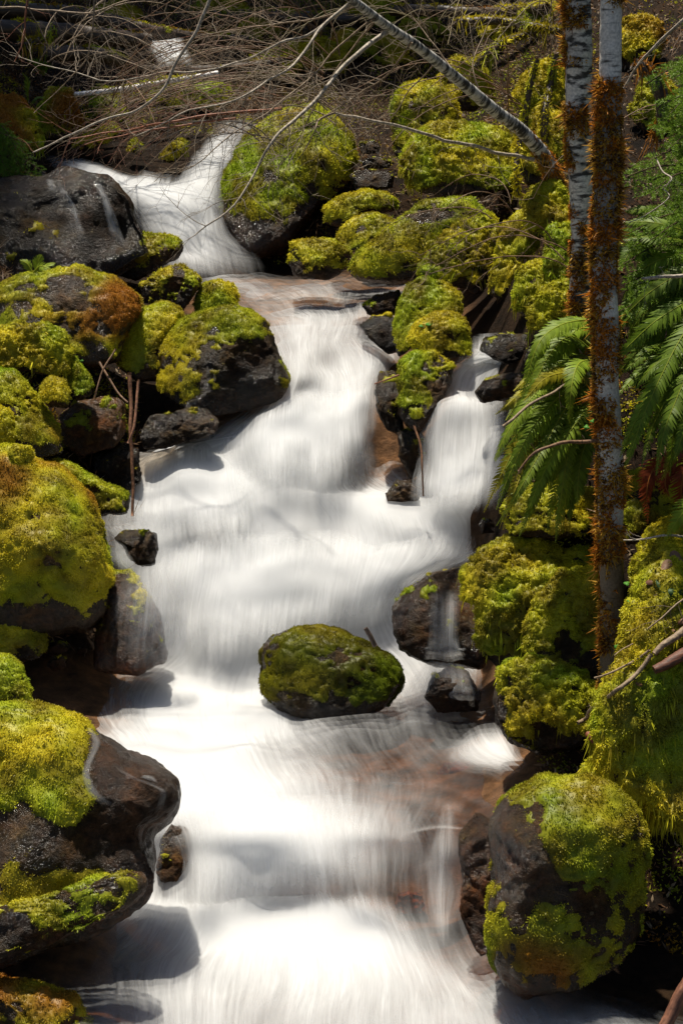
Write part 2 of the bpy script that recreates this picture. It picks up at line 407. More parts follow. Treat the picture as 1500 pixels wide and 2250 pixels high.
BOULD = []
def boulder(name, label, poly, dy=0., moss=.3, tone=.55, rust=0., lump=.05, p=2.4, thick=.85, facets=4, seed=None, rock=(.055, .045, .038),
            y=None, shear=.25, up=.75, group=None, spots=(), dens=1., L=1., mth=.45, base=True, hang=0, shade=1., seat=True, sink=.1, free=False):
    if y is not None: seat = False
    seed = len(BOULD) * 5 + 3 if seed is None else seed
    c, g, rr = outline_R(poly)
    vb = max(q[1] for q in poly)
    if mth == .45 and (hang or lump >= .1): mth = 1.5
    k0 = mpp(at(c[0], c[1], 7.)) / 7.
    if y is None: y = float(Dg(c[0], min(vb, 2230)))
    if seat:
        y = float(Dg(c[0], min(vb, 2230))); y = y + .45 * thick * rr.mean() * k0 * y
    elif not free: y = min(y, float(Dg(c[0], min(vb, 2230))) + .3 * thick * rr.mean() * k0 * y)
    y += dy
    C = at(c[0], c[1], y); k = mpp(C)
    if sink:
        sth = np.sin(g); rr = rr * (1 + sink * np.clip(-sth, 0, 1))
    big = (rr.mean() * 2 > 105)
    S, T = ico(6 if big else 5)
    lr = np.random.default_rng(seed)
    X = S.copy()
    rho = np.hypot(X[:, 0], X[:, 1])
    pv = p + 2.6 * sst(0, .9, -X[:, 1])
    X = X / ((rho ** pv + np.abs(X[:, 2]) ** pv) ** (1 / pv))[:, None]
    for q in range(facets):
        nrm = unit(lr.normal(size=3) * np.array([1, 1, 1.3])); d = .62 + .25 * lr.random()
        s = X @ nrm - d; h = np.maximum(s, 0)
        X = X - nrm * (h * .85)[:, None] * np.array([.25, .25, 1])
    th = np.arctan2(S[:, 1], S[:, 0])
    Rr = np.interp(th, g, rr, period=2 * np.pi) * k
    dep = thick * rr.mean() * k
    tw = unit(CAM - C)
    a, b, e = X[:, 0] * Rr, X[:, 1] * Rr, X[:, 2] * dep
    e = e - shear * b
    V = C + a[:, None] * RT + b[:, None] * UP + e[:, None] * tw
    Rm = rr.mean() * k
    N_, _ = vnormals(V, T)
    rg = 1 - np.abs(fbm(V * np.array([7, 7, 11]), seed + 5, 4)) * 3.2
    disp = fbm(V * (1.1 / Rm), seed, 3) * lump * Rm * 2.0 + fbm(V * 15, seed + 5, 3) * .009 - np.clip(rg, .6, 1) * .013 + fbm(V * 50, seed + 6, 2) * .005
    V = V + N_ * disp[:, None]
    N_, _ = vnormals(V, T)
    # where moss grows
    uu, vv = proj(V)
    mk = moss + up * (N_[:, 2] - .15) + fbm(V * (1.6 / Rm), seed + 11, 3) * 1.0 + fbm(V * 13, seed + 12, 4) * .85
    low = sst(.38, .95, -X[:, 1] + .25 * fbm(V * (2.5 / Rm), seed + 17, 2))
    if base: mk = mk - low * 1.3  # wet bare foot, raised higher so dark rock stands in for shaded gaps
    for (su, sv, ru, rv, am) in spots:
        mk = mk + am * np.exp(-(((uu - su) / ru) ** 2 + ((vv - sv) / rv) ** 2) * 1.2)
    m = sst(-.12, .5, mk)
    rc = np.array(rock) * np.array([.6, .45, .33]) * (1 + .5 * fbm(V * 6, seed + 30, 3))[:, None]
    thin = np.clip(.5 + fbm(V * 11, seed + 33, 3), 0, 1) * sst(-.7, .1, mk)
    rc = rc * (1 - thin[:, None] * .6) + np.array([.06, .045, .012]) * thin[:, None] * .6
    BOULD.append((V, T))
    cat = 'rock' if name == 'wet_rock' else 'boulder'
    if m.max() <= .3:
        return tag(mesh_obj(name, V, T, None, ROCK, None, C, True, rc), label, cat, group)
    o = empty(name, C, label, cat, group)
    mesh_obj('stone', V, T, None, ROCK, o, None, True, rc)
    if True:
        acc = Acc()
        keep = np.flatnonzero((m[T].max(1) > .12))
        used = np.unique(T[keep]); re = np.full(len(V), -1); re[used] = np.arange(len(used))
        Ts = re[T[keep]]; ms = m[used]
        lum = .45 + 1.1 * np.abs(fbm(V[used] * 8, seed + 70, 3)) + 1.6 * np.clip(fbm(V[used] * 21, seed + 71, 3), -.3, 1) + 1.5 * fbm(V[used] * 60, seed + 72, 2)
        Vm = V[used] + N_[used] * (sst(.15, .8, ms) * (.006 + .010 * mth * lum) - .003)[:, None]
        Vm[:, 2] -= ms * (1 - np.clip(N_[used][:, 2], -.5, 1)) * .006
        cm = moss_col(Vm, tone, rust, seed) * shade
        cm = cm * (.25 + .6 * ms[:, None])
        acc.add(Vm, Ts, None, cm)
        face = np.clip(.75 + N_[used] @ tw * 1.2, .12, 1)
        far = y > 8.6
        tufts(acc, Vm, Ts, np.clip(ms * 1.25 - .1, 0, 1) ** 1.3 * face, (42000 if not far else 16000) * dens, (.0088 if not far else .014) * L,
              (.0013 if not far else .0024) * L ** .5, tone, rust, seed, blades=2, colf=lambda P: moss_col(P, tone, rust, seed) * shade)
        if hang:
            low_ = np.clip(ms * 1.3 - .2, 0, 1) * sst(.5, -.2, N_[used][:, 2]) * face
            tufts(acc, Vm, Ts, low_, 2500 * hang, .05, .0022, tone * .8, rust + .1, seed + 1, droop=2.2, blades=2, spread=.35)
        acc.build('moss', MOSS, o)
    return o

from mathutils.bvhtree import BVHTree
from mathutils import Vector
_bvh = []
def hit(u, v, default=None):
    """distance ahead of the nearest boulder seen at (u, v)"""
    if len(_bvh) != len(BOULD):
        for V, T in BOULD[len(_bvh):]: _bvh.append(BVHTree.FromPolygons([tuple(q) for q in V], [tuple(q) for q in T]))
    dr = Vector(at(u, v, 1.) - CAM).normalized(); best = None
    for t in _bvh:
        p = t.ray_cast(Vector(CAM), dr)
        if p[0] is not None and (best is None or p[0].y < best): best = p[0].y
    return best if best is not None else default

# ================================================================ camera, sun, sky
cam = bpy.data.cameras.new('camera'); cam.sensor_fit = 'VERTICAL'; cam.angle = 2 * HFOVY
cam.clip_start, cam.clip_end = .05, 400
co = bpy.data.objects.new('camera', cam); COL.objects.link(co)
co.location = CAM; co.rotation_euler = (R(90) - PITCH, 0, 0); sc.camera = co
SUN = unit(np.array([-.12, .22, .965]))
sl = bpy.data.lights.new('sun', 'SUN'); sl.energy = 5.0; sl.angle = R(1.2); sl.color = (1, .93, .8)
so = bpy.data.objects.new('sun', sl); COL.objects.link(so)
from mathutils import Vector
so.rotation_euler = Vector(SUN).to_track_quat('Z', 'Y').to_euler(); so.location = (-6, 4, 14)
w = bpy.data.worlds.new('World'); sc.world = w; w.use_nodes = True
nt = w.node_tree; bg = nt.nodes['Background']
sk = nt.nodes.new('ShaderNodeTexSky'); sk.sky_type = 'NISHITA'; sk.sun_disc = False
sk.sun_elevation = math.asin(SUN[2]); sk.sun_rotation = math.atan2(SUN[0], SUN[1])
nt.links.new(sk.outputs[0], bg.inputs[0]); bg.inputs[1].default_value = .06
sc.view_settings.view_transform = 'Standard'; sc.view_settings.look = 'None'; sc.view_settings.gamma = 1
sc.view_settings.use_curve_mapping = False
sc.view_settings.exposure = .55
cy = sc.cycles
cy.max_bounces = 8; cy.diffuse_bounces = 3; cy.glossy_bounces = 2; cy.transmission_bounces = 3
cy.transparent_max_bounces = 40; cy.use_denoising = True; cy.sample_clamp_indirect = 6; cy.caustics_reflective = False; cy.caustics_refractive = False

# ================================================================ ground
us = np.concatenate([np.linspace(-9000, -700, 30), np.arange(-660, 2200, 14), np.linspace(2240, 10500, 30)])
vs = np.concatenate([np.linspace(-1500, -520, 16), np.arange(-480, 2600, 14), np.linspace(2620, 3600, 20)])
U, Vv = np.meshgrid(us, vs)
Dd = Dg(U, Vv)
mid = (1 - sst(950, 1200, U) - sst(380, 200, U)).clip(0, 1)
Dd = Dd + .10 + .12 * mid * sst(1500, 1650, Vv) + .05 * mid
Dd = Dd + .22 * sst(1180, 1330, U) * sst(600, 860, Vv) * sst(1450, 1150, Vv)
Dd = Dd + .16 * sst(1250, 1400, U) * sst(1700, 1900, Vv) * sst(2350, 2000, Vv)
G = at(U.ravel(), Vv.ravel(), Dd.ravel())
amp = np.where(Vv.ravel() < 600, .16, .05)
G = G + np.array([0, .7, .5]) * (fbm(G * 1.6, 3, 4) * amp * 1.6)[:, None]
nu = len(us)
ii = (np.arange(len(vs) - 1)[:, None] * nu + np.arange(nu - 1)[None]).ravel()
GQ = np.stack([ii, ii + nu, ii + nu + 1, ii + 1], 1)
bedm = (sst(-60, 60, U) * sst(1420, 1480, Vv) + sst(360, 460, U) * sst(590, 620, Vv)).clip(0, 1) * sst(1300, 1200, U - (Vv < 1450) * 0 + 230 * sst(1500, 1400, Vv)) * sst(2700, 2500, Vv)
ground = tag(mesh_obj('ground', G, None, GQ, GROUND, col=np.repeat(bedm.ravel()[:, None], 3, 1)), kind='structure')

# ================================================================ water
def resample(row, n):
    Rw = np.asarray(row, float)
    k = len(Rw)
    return catmull(Rw, n)
def water(name, rows, mat, nt_=60, per=14, amp=.012, seed=0, front=0., kind='structure', lumps=.045):
    """rows: top to bottom, each a list of (u, v, dy, cover) across the flow"""
    Rr = []
    for row in rows:
        q = np.array([(a[0], a[1], Dw(a[1] + (34 * math.sin(a[0] / 67. + 1.3 + a[1] / 300.) + 20 * math.sin(a[0] / 27. + a[1] / 90.)) * (float(np.interp(a[1], (690, 770, 1420, 1490, 1730, 1790, 1985, 2030), (0, 1, 1, 0, 0, 1, 1, 0))) if lumps > .02 else 0)) + (a[2] if len(a) > 2 else 0) - front, a[3] if len(a) > 3 else 1.) for a in row], float)
        Rr.append(catmull(q, nt_))
    Rr = np.array(Rr); m = len(Rr); n = (m - 1) * per + 1
    if mat is FALL: Rr[-1, :, 3] = 0; Rr[0, :, 3] *= .35
    A = catmull(Rr.reshape(m, -1), n).reshape(n, nt_, 4)
    P = at(A[..., 0], A[..., 1], A[..., 2])
    du = np.linalg.norm(np.diff(P, axis=1), axis=2).sum(1).mean()
    ds = np.concatenate([[0], np.cumsum(np.linalg.norm(np.diff(P, axis=0), axis=2).mean(1))])
    UVx = np.linspace(0, du, nt_)[None] * np.ones((n, 1)) + seed * 3.7; UVy = ds[:, None] * np.ones((1, nt_)) + seed * 1.3
    V = P.reshape(-1, 3); uv = np.stack([UVx.ravel(), UVy.ravel()], 1)
    ii = (np.arange(n - 1)[:, None] * nt_ + np.arange(nt_ - 1)[None]).ravel()
    Q = np.stack([ii, ii + nt_, ii + nt_ + 1, ii + 1], 1)
    N_, _ = vnormals(V, np.vstack([Q[:, :3], Q[:, [0, 2, 3]]]))
    h = pn(np.c_[uv[:, 0] * 9, uv[:, 1] * 1.6, np.full(len(uv), seed)], seed) * amp + pn(np.c_[uv[:, 0] * 30, uv[:, 1] * 3, np.full(len(uv), seed)], seed + 1) * amp * .1
    V = V + N_ * (h + fbm(V * np.array([3.2, 3.2, 4.5]), seed + 5, 2) * lumps)[:, None]
    nl = 4 if mat is WATER else 3
    if N_[:, 2].mean() < 0: N_ = -N_
    cover = np.clip(A[..., 3].ravel(), 0, 1)
    VV, QQ, UU, CC, TT = [], [], [], [], []
    for l in range(nl):
        sh = .5 + .5 * pn(V * 6 + l * 5.1, seed + l)
        VV.append(V - N_ * (l * (.011 + .012 * sh))[:, None]); QQ.append(Q + l * len(V)); UU.append(uv + np.array([l * 1.37, l * .61]))
        CC.append(cover); TT.append(np.full(len(V), 1. if l == nl - 1 else 0.))
    return tag(mesh_obj(name, np.concatenate(VV), None, np.concatenate(QQ), mat, uv=np.concatenate(UU), f={'cover': np.concatenate(CC), 'bottom': np.concatenate(TT)}), kind=kind)

main_rows = [
 [(330, 596, .2, .2), (420, 600, 0, .9), (480, 603, 0, .9), (560, 604, 0, .35), (640, 606, 0, .1), (760, 606, 0, .06), (900, 606, 0, .06)],
 [(360, 622, .1, 0), (440, 622, 0, .4), (520, 621, 0, .35), (600, 624, 0, .2), (700, 624, 0, .25), (800, 624, 0, .3), (930, 622, 0, .4)],
 [(420, 645, 0, .1), (500, 645, 0, .15), (570, 645, 0, .45), (650, 640, 0, .55), (730, 642, 0, .5), (810, 640, 0, .5), (930, 632, 0, .35)],
 [(450, 672, 0, .1), (540, 674, 0, .3), (610, 674, 0, .35), (670, 668, 0, .6), (730, 664, 0, .62), (800, 662, 0, .5), (900, 650, 0, .1)],
 [(480, 712, 0, .1), (590, 706, 0, .4), (650, 700, 0, .8), (700, 696, 0, .75), (750, 696, 0, .75), (800, 700, 0, .6), (880, 700, 0, .1)],
 [(520, 760, 0, .2), (610, 752, 0, .6), (650, 750, -.02, .8), (695, 746, -.04, .75), (740, 744, -.05, .7), (790, 744, -.05, .45), (860, 752, 0, .2)],
 [(540, 815, 0, .2), (625, 806, 0, .7), (655, 806, 0, .85), (700, 800, 0, .85), (760, 790, 0, .8), (820, 784, 0, .85), (900, 790, 0, .9)],
 [(520, 880, 0, .2), (600, 870, 0, .8), (650, 852, 0, .85), (710, 842, 0, .9), (770, 836, 0, .9), (820, 830, .03, .8), (880, 820, .06, .7)],
 [(440, 970, 0, .6), (520, 950, 0, .75), (600, 930, 0, .85), (690, 920, 0, .9), (760, 915, 0, .85), (820, 912, .1, .45), (880, 905, .16, .2)],
 [(240, 1080, 0, .1), (330, 1020, -.02, .6), (430, 985, -.05, .9), (560, 1040, 0, .95), (700, 1060, 0, .95), (810, 1045, .05, .6), (900, 1050, .1, .5)],
 [(200, 1160, 0, .3), (300, 1120, 0, .85), (420, 1090, -.05, 1), (560, 1095, 0, 1), (720, 1085, 0, 1), (880, 1095, 0, 1), (1100, 1110, 0, .95)],
 [(200, 1210, 0, .6), (340, 1180, 0, 1), (460, 1160, 0, 1), (600, 1160, 0, 1), (760, 1155, 0, 1), (920, 1165, 0, .9), (1150, 1165, 0, .95)],
 [(210, 1270, 0, .4), (340, 1265, 0, .9), (460, 1260, 0, 1), (600, 1250, 0, 1), (760, 1245, 0, .9), (920, 1240, 0, .8), (1080, 1215, 0, .6)],
 [(190, 1360, 0, .0), (320, 1355, 0, .3), (440, 1360, 0, 1), (580, 1350, 0, 1), (720, 1345, 0, .95), (830, 1320, 0, .9), (940, 1300, .06, .4)],
 [(130, 1440, 0, .0), (300, 1440, 0, .4), (420, 1450, 0, 1), (560, 1445, 0, 1), (700, 1425, 0, 1), (840, 1400, 0, .95), (1000, 1410, .03, .7)],
 [(-20, 1490, 0, .0), (180, 1490, 0, .08), (360, 1505, 0, 1), (540, 1515, 0, 1), (720, 1490, 0, .9), (900, 1480, 0, .8), (1150, 1490, 0, .4)],
 [(-60, 1545, 0, .0), (140, 1545, 0, .1), (340, 1570, 0, 1), (540, 1590, 0, 1), (720, 1580, 0, .6), (920, 1560, 0, .24), (1200, 1560, 0, .15)],
 [(-20, 1610, 0, .3), (180, 1610, 0, .8), (380, 1640, 0, 1), (560, 1660, 0, .9), (760, 1630, 0, .18), (940, 1620, 0, .14), (1300, 1630, 0, .02)],
 [(60, 1690, 0, .6), (260, 1690, 0, 1), (420, 1705, 0, 1), (600, 1715, 0, .95), (800, 1690, 0, .2), (1000, 1685, 0, .0), (1320, 1690, 0, .0)],
 [(140, 1750, 0, .7), (320, 1750, 0, .95), (440, 1760, 0, 1), (620, 1765, 0, .97), (800, 1745, 0, .35), (1000, 1740, 0, .03), (1280, 1740, 0, .0)],
 [(200, 1815, 0, .7), (330, 1810, 0, .9), (440, 1802, 0, .97), (620, 1800, 0, .95), (790, 1800, 0, .55), (960, 1800, 0, .04), (1180, 1800, 0, .0)],
 [(200, 1880, 0, .6), (330, 1870, 0, .85), (450, 1876, -.01, .93), (630, 1870, -.02, .88), (790, 1866, -.02, .32), (950, 1880, 0, .08), (1140, 1890, 0, .0)],
 [(180, 1955, 0, .3), (320, 1950, 0, .8), (450, 1968, 0, .85), (630, 1960, 0, .55), (790, 1950, 0, .15), (960, 1985, 0, .05), (1140, 2010, 0, .02)],
 [(120, 2000, 0, .1), (300, 1990, 0, .9), (460, 1992, 0, 1), (640, 1985, 0, 1), (800, 1990, 0, .8), (980, 2050, 0, .2), (1180, 2110, 0, .1)],
 [(-80, 2050, 0, 0), (240, 2050, 0, .4), (440, 2060, 0, .97), (640, 2060, 0, 1), (830, 2060, 0, .97), (1020, 2130, 0, .5), (1330, 2170, 0, .05)],
 [(-140, 2120, 0, 0), (180, 2120, 0, .2), (400, 2140, 0, .74), (640, 2150, 0, .86), (860, 2150, 0, .84), (1060, 2190, 0, .6), (1480, 2215, 0, .03)],
 [(-200, 2220, 0, 0), (180, 2220, 0, .22), (400, 2240, 0, .7), (620, 2240, 0, .6), (860, 2240, 0, .74), (1080, 2250, 0, .7), (1600, 2270, 0, .1)],
 [(-300, 2420, 0, .1), (150, 2420, 0, .4), (400, 2420, 0, .8), (620, 2420, 0, .8), (860, 2420, 0, .8), (1120, 2420, 0, .5), (1750, 2420, 0, .1)],
 [(-500, 2800, 0, .1), (100, 2800, 0, .4), (400, 2800, 0, .6), (620, 2800, 0, .6), (860, 2800, 0, .6), (1120, 2800, 0, .4), (2000, 2800, 0, .1)]]
water('water', main_rows, WATER, 110, 12, .007, 1)

F_ = [
 # upper fall, the two arms and their join
 ('water', [[(92, 336, 0, 0), (100, 344, 0, .6), (112, 352, 0, .7), (122, 362, 0, 0)], [(180, 350, 0, 0), (185, 362, 0, .8), (184, 376, 0, .9), (176, 392, 0, 0)],
   [(272, 376, 0, 0), (268, 386, 0, .95), (258, 400, 0, .95), (240, 414, 0, 0)], [(360, 392, 0, 0), (345, 408, -.05, .95), (300, 428, -.1, .95), (262, 440, -.1, 0)],
   [(430, 420, 0, .1), (400, 440, -.1, .9), (340, 460, -.15, .95), (285, 470, -.12, 0)], [(455, 490, 0, .3), (420, 500, -.15, .95), (372, 510, -.2, .85), (312, 520, -.15, 0)],
   [(470, 550, 0, .4), (440, 555, -.15, .95), (400, 562, -.2, .8), (350, 570, -.15, 0)], [(480, 600, 0, .3), (450, 606, -.1, .9), (410, 612, -.1, .6), (360, 614, -.1, 0)]]),
 ('water', [[(478, 262, 0, 0), (505, 262, 0, .7), (545, 266, 0, .7), (575, 272, 0, 0)], [(440, 318, 0, 0), (462, 318, 0, .85), (505, 322, 0, .8), (535, 322, 0, 0)],
   [(395, 388, 0, .4), (430, 386, 0, .9), (465, 386, 0, .85), (498, 384, 0, 0)], [(385, 420, 0, .6), (420, 424, -.05, .95), (460, 424, -.05, .9), (496, 424, 0, 0)],
   [(400, 490, 0, .4), (430, 500, -.08, .9), (465, 500, -.08, .75), (520, 496, 0, 0)], [(410, 550, 0, .4), (440, 556, -.08, .95), (480, 556, -.08, .7), (560, 550, 0, 0)],
   [(420, 600, 0, .3), (450, 606, -.05, .9), (490, 606, -.05, .6), (590, 600, 0, 0)]]),
 ('water', [[(310, 372, 0, 0), (330, 380, 0, .5), (420, 384, 0, .5), (450, 384, 0, 0)], [(300, 400, -.02, .2), (340, 405, -.05, .9), (410, 408, -.05, .9), (450, 408, -.02, .2)],
   [(310, 440, -.05, .1), (350, 446, -.1, .9), (420, 450, -.1, .9), (460, 450, -.05, .1)], [(350, 490, -.05, 0), (380, 500, -.12, .6), (430, 500, -.12, .6), (460, 500, -.05, 0)]]),
 ('water', [[(318, 70, -1, 0), (332, 66, -1, .9), (380, 70, -1, .95), (402, 76, -1, 0)], [(322, 90, -1, 0), (338, 88, -1, .95), (388, 92, -1, .97), (408, 98, -1, 0)], [(335, 112, -1, 0), (350, 110, -1, .95), (396, 116, -1, .97), (420, 122, -1, 0)], [(350, 142, -1, 0), (365, 142, -1, .9), (408, 146, -1, .9), (432, 150, -1, 0)]]),
 # fan below the neck
 ('water', [[(470, 960, -.02, 0), (530, 915, -.02, .4), (600, 880, -.02, .6), (660, 856, -.02, .8), (730, 834, -.02, .85), (800, 812, -.02, .8), (880, 800, 0, .4)],
   [(440, 1000, -.08, 0), (515, 950, -.08, .5), (590, 915, -.1, .85), (665, 895, -.1, .9), (740, 880, -.1, .9), (800, 860, -.06, .85), (850, 850, 0, 0)],
   [(430, 1040, -.1, 0), (505, 1000, -.12, .6), (585, 985, -.13, .9), (665, 975, -.13, .93), (740, 965, -.12, .9), (795, 950, -.06, .75), (835, 940, 0, 0)],
   [(430, 1110, -.1, 0), (510, 1100, -.14, .3), (590, 1100, -.15, .7), (670, 1095, -.15, .8), (740, 1085, -.14, .75), (795, 1070, -.06, .6), (840, 1060, 0, 0)]]),
 # mound of water on the left
 ('water', [[(290, 1010, 0, 0), (350, 978, -.05, .5), (420, 962, -.07, .7), (480, 968, -.06, .7), (540, 1000, -.03, 0)],
   [(240, 1070, -.02, 0), (320, 1030, -.1, .75), (410, 1010, -.14, .95), (490, 1020, -.13, .9), (560, 1050, -.06, 0)],
   [(215, 1150, -.04, 0), (310, 1120, -.14, .75), (410, 1110, -.18, .95), (500, 1110, -.17, .9), (580, 1120, -.1, 0)],
   [(220, 1200, -.04, 0), (320, 1190, -.14, .6), (420, 1190, -.18, .8), (510, 1190, -.17, .7), (590, 1190, -.1, 0)]]),
 # long cascade across the middle
 ('water', [[(300, 1200, 0, 0), (380, 1190, -.02, .5), (500, 1180, -.02, .7), (650, 1165, -.02, .8), (800, 1160, -.02, .8), (950, 1168, 0, .7), (1060, 1180, .05, 0)],
   [(290, 1260, -.03, 0), (370, 1250, -.08, .7), (495, 1240, -.1, .92), (645, 1225, -.1, .95), (790, 1220, -.1, .88), (930, 1220, -.05, .75), (1040, 1225, 0, 0)],
   [(270, 1350, -.05, 0), (355, 1345, -.12, .6), (480, 1340, -.15, .9), (630, 1320, -.15, .9), (770, 1310, -.13, .85), (870, 1290, -.06, .7), (930, 1280, 0, 0)],
   [(260, 1460, -.05, 0), (350, 1460, -.14, .5), (475, 1460, -.18, .8), (620, 1420, -.18, .7), (760, 1390, -.16, .7), (850, 1370, -.08, .6), (900, 1360, 0, 0)]]),
 # side fall on the right
 ('water', [[(1030, 752, -.1, 0), (1062, 742, -.1, .2), (1110, 738, -.1, .3), (1175, 742, -.1, 0)], [(1010, 785, -.38, 0), (1060, 778, -.4, .8), (1110, 776, -.4, .85), (1175, 770, -.38, .3)],
   [(975, 818, -.14, .1), (1010, 808, -.25, .85), (1060, 800, -.3, .9), (1160, 792, -.3, .5)], [(955, 870, -.1, .1), (988, 845, -.16, .8), (1030, 850, -.18, .85), (1085, 868, -.16, .1)],
   [(928, 920, -.12, .15), (975, 892, -.22, .85), (1040, 884, -.24, .88), (1112, 884, -.24, .3)], [(915, 990, -.14, .15), (962, 968, -.24, .8), (1040, 955, -.27, .82), (1115, 945, -.27, .3)],
   [(905, 1065, -.14, .15), (952, 1062, -.24, .82), (1030, 1060, -.28, .85), (1108, 1060, -.3, .2)], [(900, 1120, -.05, 0), (950, 1120, -.2, .6), (1025, 1120, -.22, .6), (1100, 1120, -.2, 0)]]),
 ('water', [[(1040, 735, -.62, 0), (1065, 730, -.62, .7), (1120, 732, -.62, .7), (1170, 735, -.62, .1)], [(1038, 765, -.5, 0), (1060, 762, -.52, .45), (1120, 764, -.52, .5), (1170, 764, -.5, .1)], [(1030, 790, -.42, 0), (1060, 790, -.42, .9), (1120, 788, -.42, .9), (1175, 784, -.42, .2)]]),
 ('water', [[(1080, 872, -.35, 0), (1092, 870, -.35, .55), (1105, 872, -.35, .5), (1118, 874, -.35, 0)], [(1066, 960, -.38, 0), (1082, 958, -.38, .6), (1098, 960, -.38, .5), (1112, 960, -.38, 0)], [(1058, 1080, -.4, 0), (1075, 1080, -.4, .5), (1092, 1080, -.4, .45), (1108, 1080, -.4, 0)]]),
 # water sliding over the dark shelf right of the middle
 ('water', [[(980, 1640, -.05, 0), (1030, 1610, -.05, .6), (1080, 1600, -.05, .7), (1110, 1600, -.05, 0)], [(970, 1660, -.06, 0), (1050, 1640, -.06, .8), (1100, 1630, -.06, .9), (1130, 1625, -.06, 0)], [(1060, 1690, -.05, 0), (1100, 1670, -.06, .7), (1130, 1665, -.06, .8), (1160, 1670, -.05, 0)], [(1110, 1705, -.04, 0), (1130, 1700, -.04, .1), (1150, 1698, -.04, .1), (1170, 1695, -.04, 0)]]),
 # ledge at the front
 ('water', [[(300, 1800, -.02, 0), (400, 1760, -.02, .6), (520, 1745, -.02, .7), (660, 1745, -.02, .7), (800, 1750, -.02, .4), (900, 1760, -.02, .1), (960, 1780, 0, 0)],
   [(370, 1850, -.04, 0), (430, 1830, -.06, .7), (530, 1820, -.07, .9), (670, 1815, -.07, .85), (810, 1815, -.06, .5), (920, 1820, -.04, .22), (990, 1830, 0, 0)],
   [(390, 1910, -.05, 0), (440, 1900, -.09, .7), (540, 1895, -.1, .85), (680, 1885, -.1, .75), (820, 1880, -.08, .35), (930, 1880, -.05, .15), (1000, 1880, 0, 0)],
   [(390, 1990, -.05, 0), (440, 1995, -.1, .5), (540, 2000, -.11, .6), (685, 1980, -.11, .5), (820, 1965, -.09, .35), (930, 1960, -.06, .15), (1000, 1950, 0, 0)]]),
 ('water', [[(968, 1770, -.1, 0), (976, 1766, -.1, .3), (984, 1766, -.1, .3), (992, 1770, -.1, 0)], [(940, 1860, -.14, 0), (966, 1858, -.15, .36), (988, 1858, -.15, .33), (1020, 1862, -.14, 0)],
   [(925, 1960, -.16, 0), (962, 1958, -.17, .42), (985, 1958, -.17, .36), (1025, 1962, -.16, 0)], [(950, 2070, -.14, 0), (968, 2070, -.15, .5), (985, 2070, -.15, .45), (1000, 2074, -.14, 0)]]),
 ('water', [[(318, 1830, -.3, 0), (330, 1815, -.3, .5), (360, 1805, -.3, .5), (385, 1800, -.3, 0)], [(316, 1880, -.3, 0), (328, 1875, -.3, .55), (342, 1872, -.3, .5), (360, 1870, -.3, 0)], [(312, 1940, -.3, 0), (326, 1940, -.3, .4), (340, 1940, -.3, .4), (356, 1940, -.3, 0)]]),
 # veil over the rock on the left, and thin rills
 ('water', [[(270, 1250, -.5, 0), (300, 1240, -.5, .35), (350, 1235, -.5, .6), (400, 1235, -.5, .5)], [(240, 1320, -.52, 0), (300, 1300, -.54, .3), (360, 1300, -.54, .6), (410, 1300, -.5, .5)],
   [(220, 1390, -.52, 0), (290, 1390, -.55, .25), (355, 1390, -.55, .5), (410, 1390, -.5, .4)], [(210, 1470, -.4, 0), (290, 1470, -.45, .15), (355, 1470, -.45, .3), (410, 1470, -.4, .2)]]),
 ('water', [[(238, 1195, -.45, 0), (250, 1190, -.45, .5), (268, 1194, -.45, .5), (280, 1200, -.45, 0)], [(240, 1230, -.47, 0), (256, 1226, -.47, .5), (282, 1230, -.47, .5), (300, 1236, -.47, 0)], [(240, 1255, -.47, 0), (262, 1252, -.47, .3), (290, 1252, -.47, .3), (310, 1256, -.47, 0)]]),
]
for k, (nm, rows) in enumerate(F_):
    water(nm, rows, FALL, 44, 16, .007, k + 2)

# ================================================================ boulders and rocks
GB, GR = 'moss-covered boulders along the stream', 'bare wet rocks in the stream'
DARK = (.034, .026, .019)
def mb(label, poly, **k): k.setdefault('group', GB); return boulder('mossy_boulder', label, poly, **k)
def wr(label, poly, **k):
    k.setdefault('group', GR); k.setdefault('moss', -.75); k.setdefault('rock', DARK); k.setdefault('facets', 6); k.setdefault('p', 2.8)
    return boulder('wet_rock', label, poly, **k)

# -- upper stream
wr('dark wet rock face with thin rills left of the upper waterfall', [(-230, 420), (-60, 375), (60, 366), (150, 366), (240, 390), (288, 430), (322, 500), (332, 570), (240, 630), (60, 640), (-230, 640)], thick=.4, lump=.1, rock=(.03, .025, .022), dy=.6, p=3)
mb('smooth oval boulder with patchy moss lying in front of the upper waterfall', [(187, 548), (215, 525), (260, 512), (320, 510), (375, 515), (402, 530), (408, 548), (395, 570), (350, 590), (300, 615), (250, 603), (205, 580)], dy=-.15, moss=.06, rock=(.04, .035, .03), facets=2, lump=.03, p=2.1, thick=1.)
mb('very large dome of green moss right of the upper waterfall, under the drooping branches', [(488, 380), (520, 320), (570, 270), (620, 240), (690, 226), (740, 248), (775, 300), (783, 350), (760, 410), (700, 450), (665, 490), (640, 540), (590, 560), (530, 545), (498, 490), (486, 420)], moss=.3, tone=.3, dy=.3, lump=.07, thick=.7, spots=[(560, 520, 90, 60, -1.2)])
mb('low mossy boulder above the left arm of the upper waterfall', [(155, 322), (200, 285), (255, 262), (270, 290), (240, 312), (190, 335)], moss=.4, tone=.6, y=10.9)
mb('rounded yellow-green boulder between the two arms at the waterfall top', [(348, 348), (370, 315), (395, 298), (422, 310), (412, 342), (380, 360)], moss=.5, y=10.8)
mb('small mossy stone with a trickle beside it above the waterfall lip', [(277, 310), (300, 302), (322, 325), (310, 344), (285, 332)], moss=.3, y=10.9)
